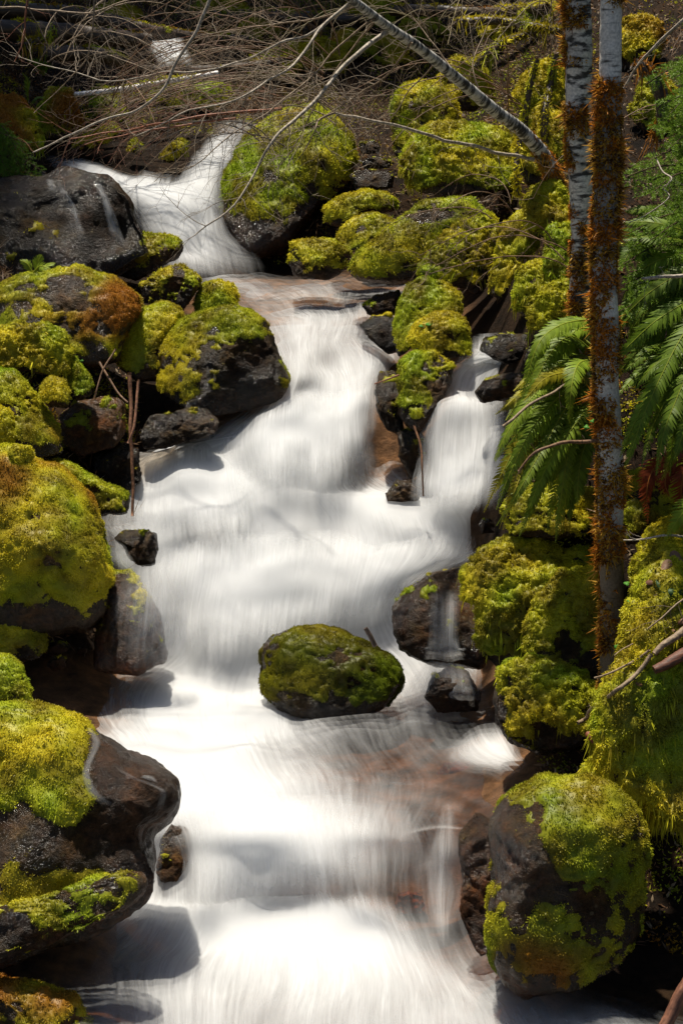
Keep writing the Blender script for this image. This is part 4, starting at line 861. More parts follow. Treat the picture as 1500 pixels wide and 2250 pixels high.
for pts, r0, r1, sub in (
    ([(850, 73, 7.0), (802, 106, 6.95), (743, 161, 6.9), (714, 202, 6.85), (670, 242, 6.8), (633, 275, 6.75), (597, 319, 6.7), (575, 363, 6.7), (538, 418, 6.65), (480, 480, 6.6), (430, 520, 6.6)], 8, 2, 26),
    ([(770, 5, 6.8), (707, 59, 6.75), (685, 84, 6.7), (655, 125, 6.65), (633, 150, 6.6), (589, 176, 6.6), (542, 205, 6.5), (487, 227, 6.5), (400, 250, 6.4), (300, 300, 6.4)], 5.5, 1.6, 26),
    ([(775, 10, 6.8), (685, 70, 6.9), (615, 92, 6.9), (571, 117, 6.95), (523, 136, 7), (450, 152, 7), (360, 158, 7.1), (240, 180, 7.2), (130, 150, 7.3), (20, 118, 7.3)], 5, 1.4, 24),
    ([(1175, 352, 7.8), (1110, 342, 7.7), (1050, 325, 7.5), (950, 298, 7.3), (870, 272, 7.2), (800, 262, 7.1), (732, 250, 7.0)], 6, 4, 5),
    ([(735, 250, 7.0), (700, 265, 7.0), (690, 285, 6.95), (672, 325, 6.95)], 4, 1.5, 5),
    ([(820, 40, 6.9), (740, 110, 6.9), (660, 190, 6.85), (600, 240, 6.8), (520, 290, 6.75), (440, 350, 6.7), (380, 385, 6.7)], 3.5, 1.2, 24),
    ([(830, 45, 6.95), (780, 100, 7.0), (720, 180, 7.0), (680, 250, 7.0), (640, 330, 7.0), (580, 420, 6.95)], 3.5, 1.2, 20),
    ([(790, 15, 6.85), (700, 40, 6.9), (600, 60, 7), (480, 70, 7.1), (360, 110, 7.2), (260, 170, 7.3)], 3.2, 1.2, 22),
    ([(900, 95, 7.1), (860, 150, 7.2), (800, 200, 7.3), (720, 250, 7.3), (640, 290, 7.3)], 3.2, 1.2, 18),
    ([(960, 140, 7.3), (900, 200, 7.4), (870, 250, 7.4), (800, 300, 7.5)], 2.6, 1, 10),
    ([(1060, 225, 7.55), (1040, 150, 7.6), (1060, 80, 7.7), (1120, -10, 7.8)], 3, 1.2, 12),
    ([(1000, 170, 7.4), (960, 110, 7.5), (900, 30, 7.6), (880, -40, 7.6)], 3, 1.2, 12)):
    limb('branch', pts, r0, r1, lean, None, WHT if r0 > 4.5 else GRY, sub, .34, 2, 1.0, tcol=(.3, .24, .17), lo=.2)

GBR = 'bare branches hanging over the stream'
GST = 'sticks fallen on the mossy right bank'
def branch(label, pts, r0, r1, col, sub=8, L=.25, group=GBR, name='bare_branch', **k):
    if group == GST and pts[0][1] < 1700:
        pts = [(p[0], p[1], min(hit(p[0], p[1], p[2]) - .03 - r0 * .001, 5.4)) for p in pts]
    return tag(limb(name, pts, r0, r1, None, k.pop('mat', None), col, sub, L, **k), label, 'branch', group)
branch('long pale branch curving down from the top edge to the left fall', [(470, -60, 6.4), (458, 5, 6.4), (436, 60, 6.4), (400, 118, 6.4), (372, 170, 6.4), (344, 205, 6.4), (300, 240, 6.4), (235, 266, 6.4), (150, 297, 6.4), (72, 332, 6.4)], 6.5, 2.5, WHT, 10, .25, tcol=RED)
branch('reddish dead branch lying level behind the pale curved branch', [(620, 238, 7.4), (480, 250, 7.5), (380, 268, 7.5), (270, 286, 7.6), (160, 305, 7.6)], 5, 2, RED, 14, .3)
branch('second thinner reddish branch just under the first', [(520, 258, 7.5), (400, 276, 7.5), (280, 296, 7.5), (190, 320, 7.5)], 3.5, 1.5, RED, 10, .25)
branch('thin pale twig hanging from the top with a kink, upper left', [(205, -40, 6.6), (207, 60, 6.6), (201, 95, 6.6), (194, 126, 6.6), (160, 172, 6.6), (80, 252, 6.6)], 3.2, 1.2, GRY, 8, .2)
branch('reddish twig hanging straight down in the top left corner', [(62, -40, 6.3), (60, 40, 6.3), (58, 80, 6.3), (36, 136, 6.3)], 3.4, 1.6, RED, 4, .16)
branch('grey twig running level along the top left edge', [(-60, 8, 6.8), (90, 24, 6.8), (190, 31, 6.8), (290, 0, 6.8), (340, -30, 6.8)], 3.2, 2, GRY, 12, .3)
branch('pale forked branch at the right edge above the feathery tree', [(1540, 10, 5.7), (1480, 65, 5.75), (1412, 128, 5.8), (1372, 196, 5.85)], 6, 3.5, WHT, 5, .15)
branch('zigzag pale twig in front of the feathery green tree', [(1440, 350, 5.6), (1455, 378, 5.55), (1474, 390, 5.5), (1468, 402, 5.5), (1455, 412, 5.55), (1468, 432, 5.5), (1420, 470, 5.5), (1380, 490, 5.5)], 2.6, 1.2, WHT, 3, .12, wob=.002)
branch('pale broken branch poking in at the right edge among ferns', [(1560, 596, 5.4), (1490, 608, 5.4), (1440, 612, 5.4), (1414, 612, 5.4)], 7, 4, WHT, 3, .1)
branch('thin twig crossing the ferns left of the right birch, mossy grey', [(1262, 820, 5.95), (1220, 856, 5.85), (1160, 890, 5.75), (1125, 920, 5.7), (1104, 936, 5.7)], 3.5, 5, GRY, 4, .08)
limb('branch', [(1322, 970, 5.62), (1290, 970, 5.6), (1240, 972, 5.55), (1185, 986, 5.5), (1155, 1010, 5.5), (1136, 1034, 5.5)], 7, 3, right_b, None, BRN, 4, .08)
branch('pale thin twig level at the right edge below the ferns', [(1540, 1182, 5.35), (1470, 1182, 5.3), (1420, 1184, 5.3), (1366, 1184, 5.35)], 4.5, 2.2, WHT, 3, .1)
GST = 'sticks fallen on the mossy right bank'
branch('dead stick with white snapped end leaning down the right moss', [(1430, 1440, 4.95), (1400, 1478, 4.95), (1340, 1530, 4.98), (1290, 1572, 5.0), (1266, 1588, 5.0)], 7, 6, GRY, 2, .06, GST, 'fallen_stick')
branch('thin grey stick above the snapped one on the right moss', [(1425, 1432, 4.97), (1380, 1460, 4.97), (1340, 1478, 5.0), (1302, 1490, 5.02)], 4, 3, GRY, 2, .06, GST, 'fallen_stick')
branch('long thin grey twig reaching in from the right edge over the moss', [(1540, 1290, 4.9), (1490, 1325, 4.9), (1440, 1370, 4.92), (1395, 1412, 4.95), (1350, 1440, 5.0)], 3.4, 1.5, GRY, 6, .1, GST, 'fallen_stick')
branch('thick red-brown rotten branch at the right edge of the moss', [(1560, 1395, 4.9), (1510, 1432, 4.9), (1470, 1460, 4.9), (1436, 1476, 4.92)], 17, 10, (.13, .055, .03), 0, .1, GST, 'fallen_stick', mat=LOGR)
branch('grey lichen-spotted branch above the red-brown rotten one', [(1560, 1350, 4.92), (1500, 1385, 4.92), (1460, 1418, 4.93), (1436, 1440, 4.95)], 10, 6, GRY, 0, .1, GST, 'fallen_stick')
branch('brown bark stick rising at the lower right corner', [(1440, 2290, 4.2), (1475, 2220, 4.22), (1530, 2130, 4.25)], 16, 13, (.2, .1, .06), 0, .1, GST, 'fallen_stick', mat=LOGR)
GS2 = 'brown sticks wedged on the left bank'
branch('straight brown stick standing over the left cascade', [(284, 820, 6.9), (289, 890, 6.85), (286, 950, 6.8), (291, 1040, 6.75), (290, 1132, 6.7)], 6.5, 4.5, (.26, .12, .06), 0, .1, GS2, 'wedged_stick', wob=.003)
branch('second brown stick crossing the straight one on the left bank', [(305, 834, 6.88), (301, 890, 6.83), (293, 940, 6.78), (281, 972, 6.76)], 4.5, 4, (.28, .13, .07), 0, .1, GS2, 'wedged_stick', wob=.003)
branch('dark stick leaning into the gap beside the egg-shaped boulder', [(218, 798, 7.1), (240, 828, 7.05), (262, 858, 7.0), (283, 884, 6.95)], 4, 3, BRN, 0, .1, GS2, 'wedged_stick')
branch('thin stick slanting the other way in the gap by the egg-shaped boulder', [(252, 768, 7.1), (232, 810, 7.05), (214, 850, 7.0), (203, 876, 7.0)], 3, 2.5, BRN, 0, .1, GS2, 'wedged_stick')
branch('reddish reed stick hanging below the dividing pile of boulders', [(908, 933, 7.2), (922, 980, 7.15), (926, 1030, 7.1), (929, 1092, 7.1)], 3.6, 2.4, (.32, .15, .07), 0, .1, 'loose sticks in the stream', 'loose_stick', wob=.003)
branch('short reddish stick on the dark rock beside the main fall', [(878, 824, 7.5), (850, 836, 7.5), (822, 845, 7.52)], 3, 2, (.25, .1, .05), 0, .1, 'loose sticks in the stream', 'loose_stick', wob=.003)
branch('short dark stub on the lone boulder in the white pool', [(803, 1380, 5.93), (812, 1396, 5.93), (824, 1420, 5.93)], 7, 8, (.12, .08, .06), 0, .1, 'loose sticks in the stream', 'loose_stick', wob=.002)

# ================================================================ fallen logs
def log(label, pts, mat=None, mossy=.5, tone=.4, seed=0, rust=.3, hang=0):
    pts = [(p[0], p[1], min(p[2], float(Dg(p[0], p[1] + p[3])) - .25), p[3]) for p in pts]
    P = px_curve(pts, 70); acc = Acc()
    V, Q = tube(acc, P, px_rad(pts, 70), 18, (1, 1, 1), .3, seed)
    o = empty('fallen_log', P[len(P) // 2], label, 'log'); acc.build('log_body', mat or LOGM, o); tag(o, label, 'log', 'fallen logs across the upper stream')
    T = fine(V, Q); N_, _ = vnormals(V, T)
    w_ = sst(0, .35, N_[:, 2] * .7 + fbm(V * 5, seed + 3, 3) * 1.2 + mossy - .6)
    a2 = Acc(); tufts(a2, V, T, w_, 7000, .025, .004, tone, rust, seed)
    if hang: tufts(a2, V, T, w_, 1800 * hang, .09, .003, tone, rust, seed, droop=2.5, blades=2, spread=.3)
    if a2.n: a2.build('moss', MOSS, o)
    return o
log('long dark log slanting down from the top left corner', [(-120, 15, 12.2, 20), (130, 32, 12.4, 20), (230, 46, 12.5, 19), (330, 70, 12.6, 17), (440, 86, 12.8, 15), (560, 92, 13, 12)], mossy=.1, seed=1)
log('thick black log under the slanting one at upper left', [(-60, 62, 12.0, 22), (120, 72, 12.1, 22), (260, 84, 12.3, 18), (330, 88, 12.4, 14)], mossy=0, seed=2)
log('dark log with white flecks lower among the left branches', [(90, 118, 11.6, 16), (220, 122, 11.7, 16), (330, 156, 11.9, 12), (520, 150, 12.2, 11), (640, 130, 12.4, 9)], mossy=.1, seed=3)
log('pale thin stick-like log above the dim green boulder', [(140, 210, 10.9, 5), (240, 200, 10.9, 6), (330, 186, 11, 6), (480, 160, 11.1, 5)], TWIG, mossy=.2, seed=4)
log('log crossing the far slope near the top edge, middle', [(420, 40, 14, 16), (600, 36, 14.2, 16), (760, 44, 14.4, 14), (900, 28, 14.4, 14)], mossy=.4, seed=5)
log('mossy log lying level at the top right of the leaning birch', [(860, 22, 12.5, 13), (960, 24, 12.3, 13), (1060, 28, 12.1, 12), (1200, 20, 12, 12)], mossy=.3, seed=6, tone=.7)
log('slim mossy log draped with hanging moss right of the leaning birch', [(1000, 50, 10.4, 9), (1080, 46, 10.3, 9), (1150, 54, 10.2, 8), (1230, 70, 10, 8)], mossy=.7, seed=7, tone=.8, hang=.5, rust=.1)
log('short mossy limb rising behind the highest right boulder', [(1044, 148, 10, 8), (1080, 112, 10, 8), (1120, 88, 10.1, 7), (1180, 70, 10.2, 6)], mossy=1., seed=8, tone=.85, hang=.4, rust=0)
log('curved mossy limb with a drooping end at upper left', [(40, 98, 11.2, 7), (90, 88, 11.2, 8), (112, 74, 11.2, 7), (122, 54, 11.2, 6)], mossy=1., seed=9, tone=.6, hang=1.2)
log('brown mossy log curving down behind the right birch top', [(1390, 140, 6.9, 14), (1430, 165, 6.9, 15), (1450, 205, 6.9, 15), (1455, 260, 6.9, 14), (1440, 310, 6.9, 12)], mossy=.6, seed=10, rust=.8, hang=1.5)
log('mossy vine-like limb standing left of the left birch', [(1150, 300, 8.4, 7), (1156, 240, 8.4, 7), (1164, 190, 8.4, 6), (1180, 130, 8.4, 5)], mossy=1, seed=11, tone=.85, hang=.3, rust=0)
log('mossy limb hanging in front of the square-shouldered boulder', [(1142, 300, 8.2, 6), (1134, 350, 8.15, 6), (1134, 390, 8.1, 5), (1140, 430, 8.1, 4)], mossy=1, seed=12, tone=.85, hang=.3, rust=0)
log('thick mossy upright limb close to the left birch', [(1196, 330, 8.0, 9), (1196, 250, 8.0, 9), (1208, 190, 8.1, 8), (1222, 120, 8.1, 7)], mossy=1, seed=13, tone=.8, hang=.3, rust=.1)
log('rotten root log behind the ferns at the right edge', [(1370, 800, 6.0, 12), (1410, 815, 6.0, 15), (1450, 790, 6.0, 14), (1540, 770, 6.0, 14)], mossy=.3, seed=14, rust=.4)

# ================================================================ ferns
GRN = np.array([(.075, .15, .012), (.14, .22, .016), (.26, .34, .02)])
def frond(parent, pts, wl=46, pairs=56, tone=.5, col=None, rollv=None, seed=0, droop=.3):
    n = 60
    P = px_curve(pts, n); k = mpp(P[n // 2])
    T = np.gradient(P, axis=0); T = unit(T)
    tocam = unit(CAM - P)
    Np = unit(tocam * .75 + np.array([0, 0, .65]) + (np.array(rollv) if rollv is not None else 0) + rng.normal(size=3) * .22)
    Np = unit(Np - T * np.sum(Np * T, 1)[:, None]); S = np.cross(T, Np)
    acc = Acc(); lr_ = np.random.default_rng(seed)
    base = GRN[0] * (1 - tone) + GRN[2] * tone if col is None else np.array(col)
    if col is None: base = base * lr_.uniform(.7, 1.2) * (np.array([1.5, .95, .8]) if lr_.random() < .12 else 1)
    tube(acc, P, np.linspace(2.2, .8, n) * k, 5, base * 1.0 + np.array([.10, .07, .01]), cap=False)
    Vs, Qs, Cs = [], [], []
    for q in range(pairs):
        t = .07 + .92 * q / (pairs - 1)
        x = t * (n - 1); i = min(int(x), n - 2); f = x - i
        p = P[i] * (1 - f) + P[i + 1] * f
        l = wl * k * min(1, .55 + t * 2.2) * (1 - max(0, t - .35) / .68) ** .75 * lr_.uniform(.9, 1.1)
        if l < 2 * k: l = 2 * k
        for sg in (-1, 1):
            a = R(62 - 22 * t + lr_.normal() * 5)
            d = unit(S[i] * sg * math.sin(a) + T[i] * math.cos(a) + Np[i] * lr_.normal() * .12)
            wdir = unit(np.cross(d, Np[i]))
            wv = min(2.8 * k, l * .14)
            c = base * lr_.uniform(.7, 1.25)
            ss = np.array([0, .12, .45, .8, 1.0]); ww = np.array([.35, 1.0, .95, .55, .06]) * wv
            pp = p + d * (ss * l)[:, None] - Np[i] * (ss ** 2 * l * droop)[:, None] + T[i] * (ss ** 2 * l * .12)[:, None]
            v = np.stack([pp - wdir * ww[:, None], pp + wdir * ww[:, None] + Np[i] * (wv * .2)], 1).reshape(-1, 3)
            o = len(Vs) * 10
            Vs.append(v); Cs.append(np.tile(c, (10, 1)))
            Qs += [[o + 2 * z, o + 2 * z + 1, o + 2 * z + 3, o + 2 * z + 2] for z in range(4)]
    acc.add(np.concatenate(Vs), None, np.array(Qs), np.concatenate(Cs))
    return acc.build('frond', LEAF, parent)
def fern(label, base, fr, **k):
    r = empty('sword_fern', at(*base), label, 'fern', k.pop('group', 'sword ferns on the right bank'))
    for q, pts in enumerate(fr):
        kk = dict(k)
        if isinstance(pts, dict): kk.update({a: b for a, b in pts.items() if a != 'p'}); pts = pts['p']
        frond(r, pts, seed=q * 7 + 1, **kk)
        for _ in range(3 if len(fr) > 4 else 0):
            jx, jy = rng.uniform(-42, 36), rng.uniform(-42, 52)
            n_ = len(pts) - 1
            frond(r, [(p_[0] + jx * i_ / n_, p_[1] + jy * (.3 + .7 * i_ / n_), p_[2] + .06 + rng.uniform(0, .18)) for i_, p_ in enumerate(pts)], seed=q * 7 + 4, **kk)
    return r
fern('large sword fern spilling left from between the two birches', (1290, 800, 6.1), [
    [(1300, 700, 6.1), (1230, 715, 6.0), (1180, 760, 5.9), (1145, 880, 5.85)],
    [(1300, 770, 6.1), (1250, 740, 6.05), (1200, 790, 5.95), (1150, 900, 5.85), (1120, 960, 5.8)],
    [(1310, 800, 6.1), (1250, 800, 6.0), (1180, 860, 5.85), (1120, 940, 5.75), (1085, 1010, 5.7)],
    [(1310, 820, 6.1), (1240, 860, 5.95), (1170, 940, 5.8), (1120, 1040, 5.72), (1090, 1120, 5.7)],
    [(1310, 830, 6.1), (1260, 870, 5.95), (1200, 970, 5.8), (1150, 1060, 5.7), (1110, 1130, 5.68)],
    [(1310, 850, 6.1), (1270, 900, 5.95), (1250, 980, 5.85), (1235, 1070, 5.8), (1225, 1145, 5.8)],
    [(1305, 840, 6.1), (1260, 820, 5.95), (1200, 830, 5.85), (1150, 880, 5.8)],
    [(1310, 860, 6.1), (1280, 910, 5.9), (1220, 990, 5.8), (1180, 1070, 5.75), (1160, 1120, 5.72)],
    [(1300, 790, 6.1), (1270, 800, 5.9), (1255, 850, 5.8), (1250, 930, 5.78)],
    [(1300, 720, 6.15), (1260, 730, 6.1), (1225, 800, 6.05), (1200, 880, 6.0)]], tone=.6, wl=31)
fern('big sword fern arching down from the right edge, long glossy fronds', (1560, 760, 5.6), [
    [(1560, 660, 5.7), (1500, 735, 5.55), (1450, 830, 5.45), (1410, 920, 5.4), (1388, 985, 5.38)],
    [(1570, 730, 5.7), (1520, 800, 5.5), (1480, 890, 5.4), (1455, 960, 5.35), (1440, 1045, 5.33)],
    [(1560, 640, 5.75), (1500, 668, 5.65), (1440, 705, 5.6), (1390, 750, 5.6), (1350, 790, 5.6)],
    [(1580, 790, 5.7), (1540, 860, 5.5), (1505, 940, 5.4), (1480, 1010, 5.35)],
    [(1560, 590, 5.75), (1500, 600, 5.7), (1430, 640, 5.68), (1375, 690, 5.68)],
    [(1570, 690, 5.75), (1500, 760, 5.6), (1440, 800, 5.55), (1390, 860, 5.52)]], tone=.35, wl=35)
fern('smaller fern with level fronds right of the right birch trunk', (1550, 530, 5.9), [
    [(1560, 530, 5.9), (1480, 500, 5.85), (1420, 488, 5.85), (1370, 490, 5.85)],
    [(1560, 545, 5.9), (1480, 525, 5.82), (1420, 520, 5.82), (1368, 526, 5.82)],
    [(1560, 540, 5.9), (1480, 560, 5.8), (1420, 585, 5.8), (1375, 625, 5.8)],
    [(1550, 480, 5.95), (1480, 470, 5.95), (1420, 460, 6), (1375, 465, 6)]], tone=.4, wl=36)
fern('dense fern in the gap between the right birch and the feathery evergreen', (1420, 640, 6.1), [
    [(1480, 600, 6.0), (1430, 590, 5.95), (1390, 610, 5.9), (1368, 660, 5.88)], [(1490, 620, 6.0), (1440, 640, 5.9), (1400, 690, 5.85), (1380, 745, 5.85)],
    [(1500, 640, 6.0), (1460, 680, 5.9), (1430, 740, 5.85), (1420, 800, 5.85)], [(1510, 600, 6.0), (1490, 660, 5.9), (1480, 730, 5.85), (1470, 790, 5.85)], [(1470, 600, 6.0), (1430, 560, 6.0), (1390, 550, 5.95), (1366, 580, 5.9)]], tone=.25, wl=30)
fern('low fern hanging over the dark mossy boulder left of the right birch', (1290, 960, 6.0), [
    [(1300, 930, 6.0), (1260, 960, 5.9), (1210, 1020, 5.8), (1180, 1090, 5.75)], [(1305, 940, 6.0), (1280, 990, 5.9), (1270, 1050, 5.85), (1268, 1110, 5.82)],
    [(1300, 900, 6.0), (1230, 910, 5.9), (1160, 960, 5.8), (1110, 1030, 5.72)], [(1300, 900, 6.05), (1240, 880, 6), (1170, 900, 5.9), (1125, 945, 5.85)], [(1300, 930, 6.02), (1240, 950, 5.9), (1180, 1000, 5.82), (1135, 1080, 5.75)]], tone=.45, wl=30)
fern('reddish withered fern hanging below the glossy fronds', (1490, 980, 5.7), [
    [(1500, 985, 5.7), (1475, 1010, 5.62), (1460, 1060, 5.6), (1470, 1090, 5.6)],
    [(1470, 1000, 5.8), (1435, 1030, 5.75), (1420, 1080, 5.72), (1422, 1150, 5.72)],
    [(1510, 990, 5.7), (1500, 1040, 5.6), (1495, 1090, 5.6), (1500, 1130, 5.6)]], col=(.22, .045, .015), wl=30, pairs=30, droop=.7)
fern('single bright fern frond at the right edge above the leaf litter', (1540, 1120, 5.35), [[(1560, 1080, 5.35), (1520, 1105, 5.3), (1490, 1140, 5.28), (1460, 1185, 5.28)], [(1570, 1120, 5.35), (1530, 1150, 5.3), (1500, 1190, 5.28)]], tone=.8, wl=34, pairs=26)
fern('dim little fern on the left bank below the logs', (60, 190, 10.6), [
    [(60, 240, 10.7), (62, 205, 10.6), (60, 175, 10.55), (50, 160, 10.5)], [(60, 240, 10.7), (45, 215, 10.6), (20, 200, 10.5)], [(62, 240, 10.7), (80, 215, 10.6), (100, 215, 10.5)],
    [(60, 240, 10.7), (40, 230, 10.5), (25, 240, 10.4)]], tone=.2, wl=14, pairs=22, group='small ferns in the shade')
fern('dim fern beside the thick black log, upper left', (95, 130, 11.2), [
    [(95, 165, 11.2), (85, 140, 11.1), (60, 130, 11)], [(95, 165, 11.2), (105, 145, 11.1), (125, 150, 11)], [(95, 165, 11.2), (100, 135, 11.1), (100, 120, 11)]], tone=.2, wl=14, pairs=20, group='small ferns in the shade')
fern('fresh green fern sprig on the grey-faced left boulder', (85, 590, 7.9), [
    [(80, 596, 7.6), (84, 575, 7.6), (92, 560, 7.6)], [(70, 596, 7.6), (60, 580, 7.6), (45, 572, 7.6)], [(85, 596, 7.6), (105, 582, 7.6), (122, 578, 7.6)], [(75, 598, 7.6), (90, 585, 7.55), (112, 592, 7.5)]], tone=.9, wl=15, pairs=16, group='small ferns in the shade')

# ================================================================ feathery evergreens
def bough(parent, pts, L=.09, tw=22, need=18, tone=.5, nl=.010):
    n = 30; P = px_curve(pts, n); T = unit(np.gradient(P, axis=0))
    acc = Acc(); tube(acc, P, np.linspace(.004, .0012, n), 4, (.09, .06, .03), cap=False)
    Vs, Cs = [], []
    cb = np.array([.10, .19, .015]) * (1 - tone) + np.array([.24, .36, .03]) * tone
    for q in range(tw):
        t = .05 + .95 * q / tw; i = int(t * (n - 1))
        for sg in (-1, 1):
            side = unit(np.cross(T[i], np.array([0, -.8, .6])) * sg + T[i] * .7 + rng.normal(size=3) * .3)
            l = L * (1 - .6 * t) * rng.uniform(.6, 1.2)
            m = np.arange(need) / need
            pp = P[i] + side * (m * l)[:, None] + np.array([0, 0, -1]) * (m ** 2 * l * .35)[:, None]
            for s2 in (-1, 1):
                d = unit(np.cross(side, np.array([0, -.8, .6])) * s2 + side * .6 + rng.normal(size=(need, 3)) * .35)
                nn = nl * rng.uniform(.6, 1.3, (need, 1)); wv = unit(np.cross(d, rng.normal(size=(need, 3)))) * .0013
                Vs.append(np.stack([pp - wv, pp + wv, pp + d * nn], 1).reshape(-1, 3))
                Cs.append(np.repeat(cb * rng.uniform(.7, 1.3, (need, 1)), 3, 0))
    V = np.concatenate(Vs); acc.add(V, np.arange(len(V)).reshape(-1, 3), None, np.concatenate(Cs))
    return acc.build('bough', LEAF, parent)
def feathery(label, base, top, boughs, group, **k):
    r = empty('feathery_evergreen', at(*base), label, 'tree', group)
    acc = Acc(); P = px_curve([base, ((base[0] + top[0]) / 2, (base[1] + top[1]) / 2, (base[2] + top[2]) / 2), top], 20)
    tube(acc, P, np.linspace(.02, .006, 20), 8, (.5, .4, .3)); acc.build('trunk', LOGM, r)
    for b in boughs: bough(r, b, **k)
    return r
bl = []
for q in range(64):
    v0 = 120 + q * 8.6; u0 = 1560 + rng.uniform(-20, 40); y0 = 6.15 + rng.uniform(-.25, .3)
    e = rng.uniform(-215, -40) if q > 10 else rng.uniform(-130, 0)
    bl.append([(u0, v0, y0), (u0 + e * .5, v0 + rng.uniform(-25, 5), y0 - .1), (u0 + e, v0 + rng.uniform(5, 60), y0 - rng.uniform(.1, .3))])
feathery('feathery bright green evergreen filling the right edge beside the birches', (1600, 760, 6.3), (1570, 60, 6.3), bl, 'feathery evergreens', L=.085)
bl = []
for q in range(14):
    v0 = 285 + q * 7; u0 = -40 + rng.uniform(-20, 30)
    bl.append([(u0, v0, 9.6), (u0 + rng.uniform(30, 60), v0 - 8, 9.5), (u0 + rng.uniform(60, 135), v0 + rng.uniform(20, 60), 9.4)])
feathery('dark drooping evergreen at the left edge beside the upper waterfall', (-90, 420, 9.7), (-80, 200, 9.7), bl, 'feathery evergreens', L=.09, tone=.0, tw=16)

# ================================================================ undergrowth, litter and moss on the ground
gu, gv = U.ravel(), Vv.ravel()
def groundT():
    return np.vstack([GQ[:, :3], GQ[:, [0, 2, 3]]])
GT = groundT()
inside = (gu > -900) & (gu < 2500) & (gv > -160) & (gv < 2100)
stream = ((gu > 300) & (gu < 1180) & (gv > 560)) | ((gu > 60) & (gu < 580) & (gv > 300) & (gv < 640)) | (gv > 1400) & (gu < 1180)
mskm = (inside & ~stream) * (1 - .65 * sst(760, 860, gu) * sst(700, 600, gv)) * sst(-.02, .3, fbm(G * 1.5, 21, 3) * 1.2 + fbm(G * 6, 22, 2) * .5 + .05)
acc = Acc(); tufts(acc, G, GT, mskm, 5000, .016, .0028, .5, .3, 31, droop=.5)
tag(acc.build('moss_cover', MOSS), kind='stuff')
# brown litter: dead leaves and broken twigs
acc = Acc(); m2 = (inside & ~stream).astype(float)
LIT = np.array([(.11, .055, .025), (.17, .10, .05), (.06, .035, .02), (.26, .19, .12), (.13, .07, .04)])
def lit_col(P): return LIT[rng.integers(0, 5, len(P))]
tufts(acc, G, GT, m2, 1100, .032, .005, colf=lit_col, seed=61, droop=.2, blades=2, spread=1.6)
tufts(acc, G, GT, m2 * sst(1000, 700, gu), 350, .14, .002, colf=lit_col, seed=62, droop=.2, blades=2, spread=1.8)
tag(acc.build('leaf_litter', LEAF), kind='stuff')

# ================================================================ bare shrubs that make the tangle
def shrub(label, base, n, H, lean, col, tcol, seed):
    P0 = at(*base); acc = Acc(); k = mpp(P0)
    for q in range(int(n * .7)):
        d = unit(np.array([lean + rng.normal() * .45, rng.normal() * .35 - .1, .8 + rng.random() * .4]))
        pts = [P0 + rng.normal(size=3) * .05]; L = H * rng.uniform(.7, 1.3); s = L / 14
        for i in range(14):
            d = unit(d + np.array([lean * .16, -.01, -.13]) + rng.normal(size=3) * .07)
            pts.append(pts[-1] + d * s)
        Pq = np.array(pts); c = np.array(col) * rng.uniform(.7, 1.2)
        tube(acc, Pq, np.linspace(1.6, .7, 15) * k, 5, c, cap=False)
        twigs(acc, Pq, .75 * k, 9, L * .33, 2, col=tcol)
    return tag(acc.build('bare_shrub', TWIG, None, P0), label, 'shrub', 'leafless shrubs behind the stream')
for a in (
    ('leafless shrub arching left above the big green dome', (740, 235, 9.9), 12, 1.5, -.9, GRY, (.26, .19, .12), 1),
    ('thicket of brown twigs just left of the tall mossy boulder', (720, 150, 11), 12, 1.5, -.8, BRN, (.2, .13, .08), 2),
    ('tangled reddish twigs above the right arm of the upper waterfall', (640, 210, 10.6), 12, 1.3, -.9, (.26, .13, .08), (.24, .14, .09), 3),
    ('grey leafless shrub in front of the far water glimpse', (620, 150, 11.8), 7, 1.0, -.7, GRY, (.28, .22, .16), 4),
    ('brown twiggy shrub in the middle of the top edge', (700, 70, 12.6), 14, 1.4, -.5, BRN, (.24, .17, .1), 5),
    ('twiggy shrub with olive stems at the top edge left of middle', (430, 60, 13), 12, 1.4, -.5, (.2, .17, .09), (.24, .18, .1), 6),
    ('leafless bush in the shade of the top left corner', (120, 120, 10.2), 10, 1.1, .3, GRY, (.22, .17, .12), 7),
    ('leafless bush over the low mossy boulders, left of the curved branch', (250, 260, 10.2), 10, .9, .4, BRN, (.2, .14, .1), 8),
    ('olive twiggy bush above the highest right boulder', (960, 60, 12), 10, 1.0, -.3, (.22, .18, .08), (.26, .2, .1), 9),
    ('thorny brown twigs between the leaning birch and the left birch', (1150, 240, 8.9), 10, .9, -.5, BRN, (.24, .16, .09), 10),
    ('bushy twigs behind the left birch top', (1200, 110, 10.5), 12, 1.0, -.3, GRY, (.26, .2, .12), 11),
    ('twigs between the two birch trunks and the feathery evergreen', (1400, 320, 7.4), 8, .8, .1, BRN, (.24, .16, .09), 12),
    ('dark twigs hanging over the right arm of the upper waterfall', (600, 330, 9.4), 7, .7, -.9, DRK, (.1, .07, .05), 13),
    ('low twigs in the mossy gap under the square-shouldered boulder', (1100, 440, 8.5), 6, .45, -.5, BRN, (.22, .15, .09), 14),
    ('thin twigs over the drooping moss cushions left of the left birch', (1230, 560, 6.9), 6, .5, -.8, BRN, (.25, .17, .1), 15)):
    shrub(*a)

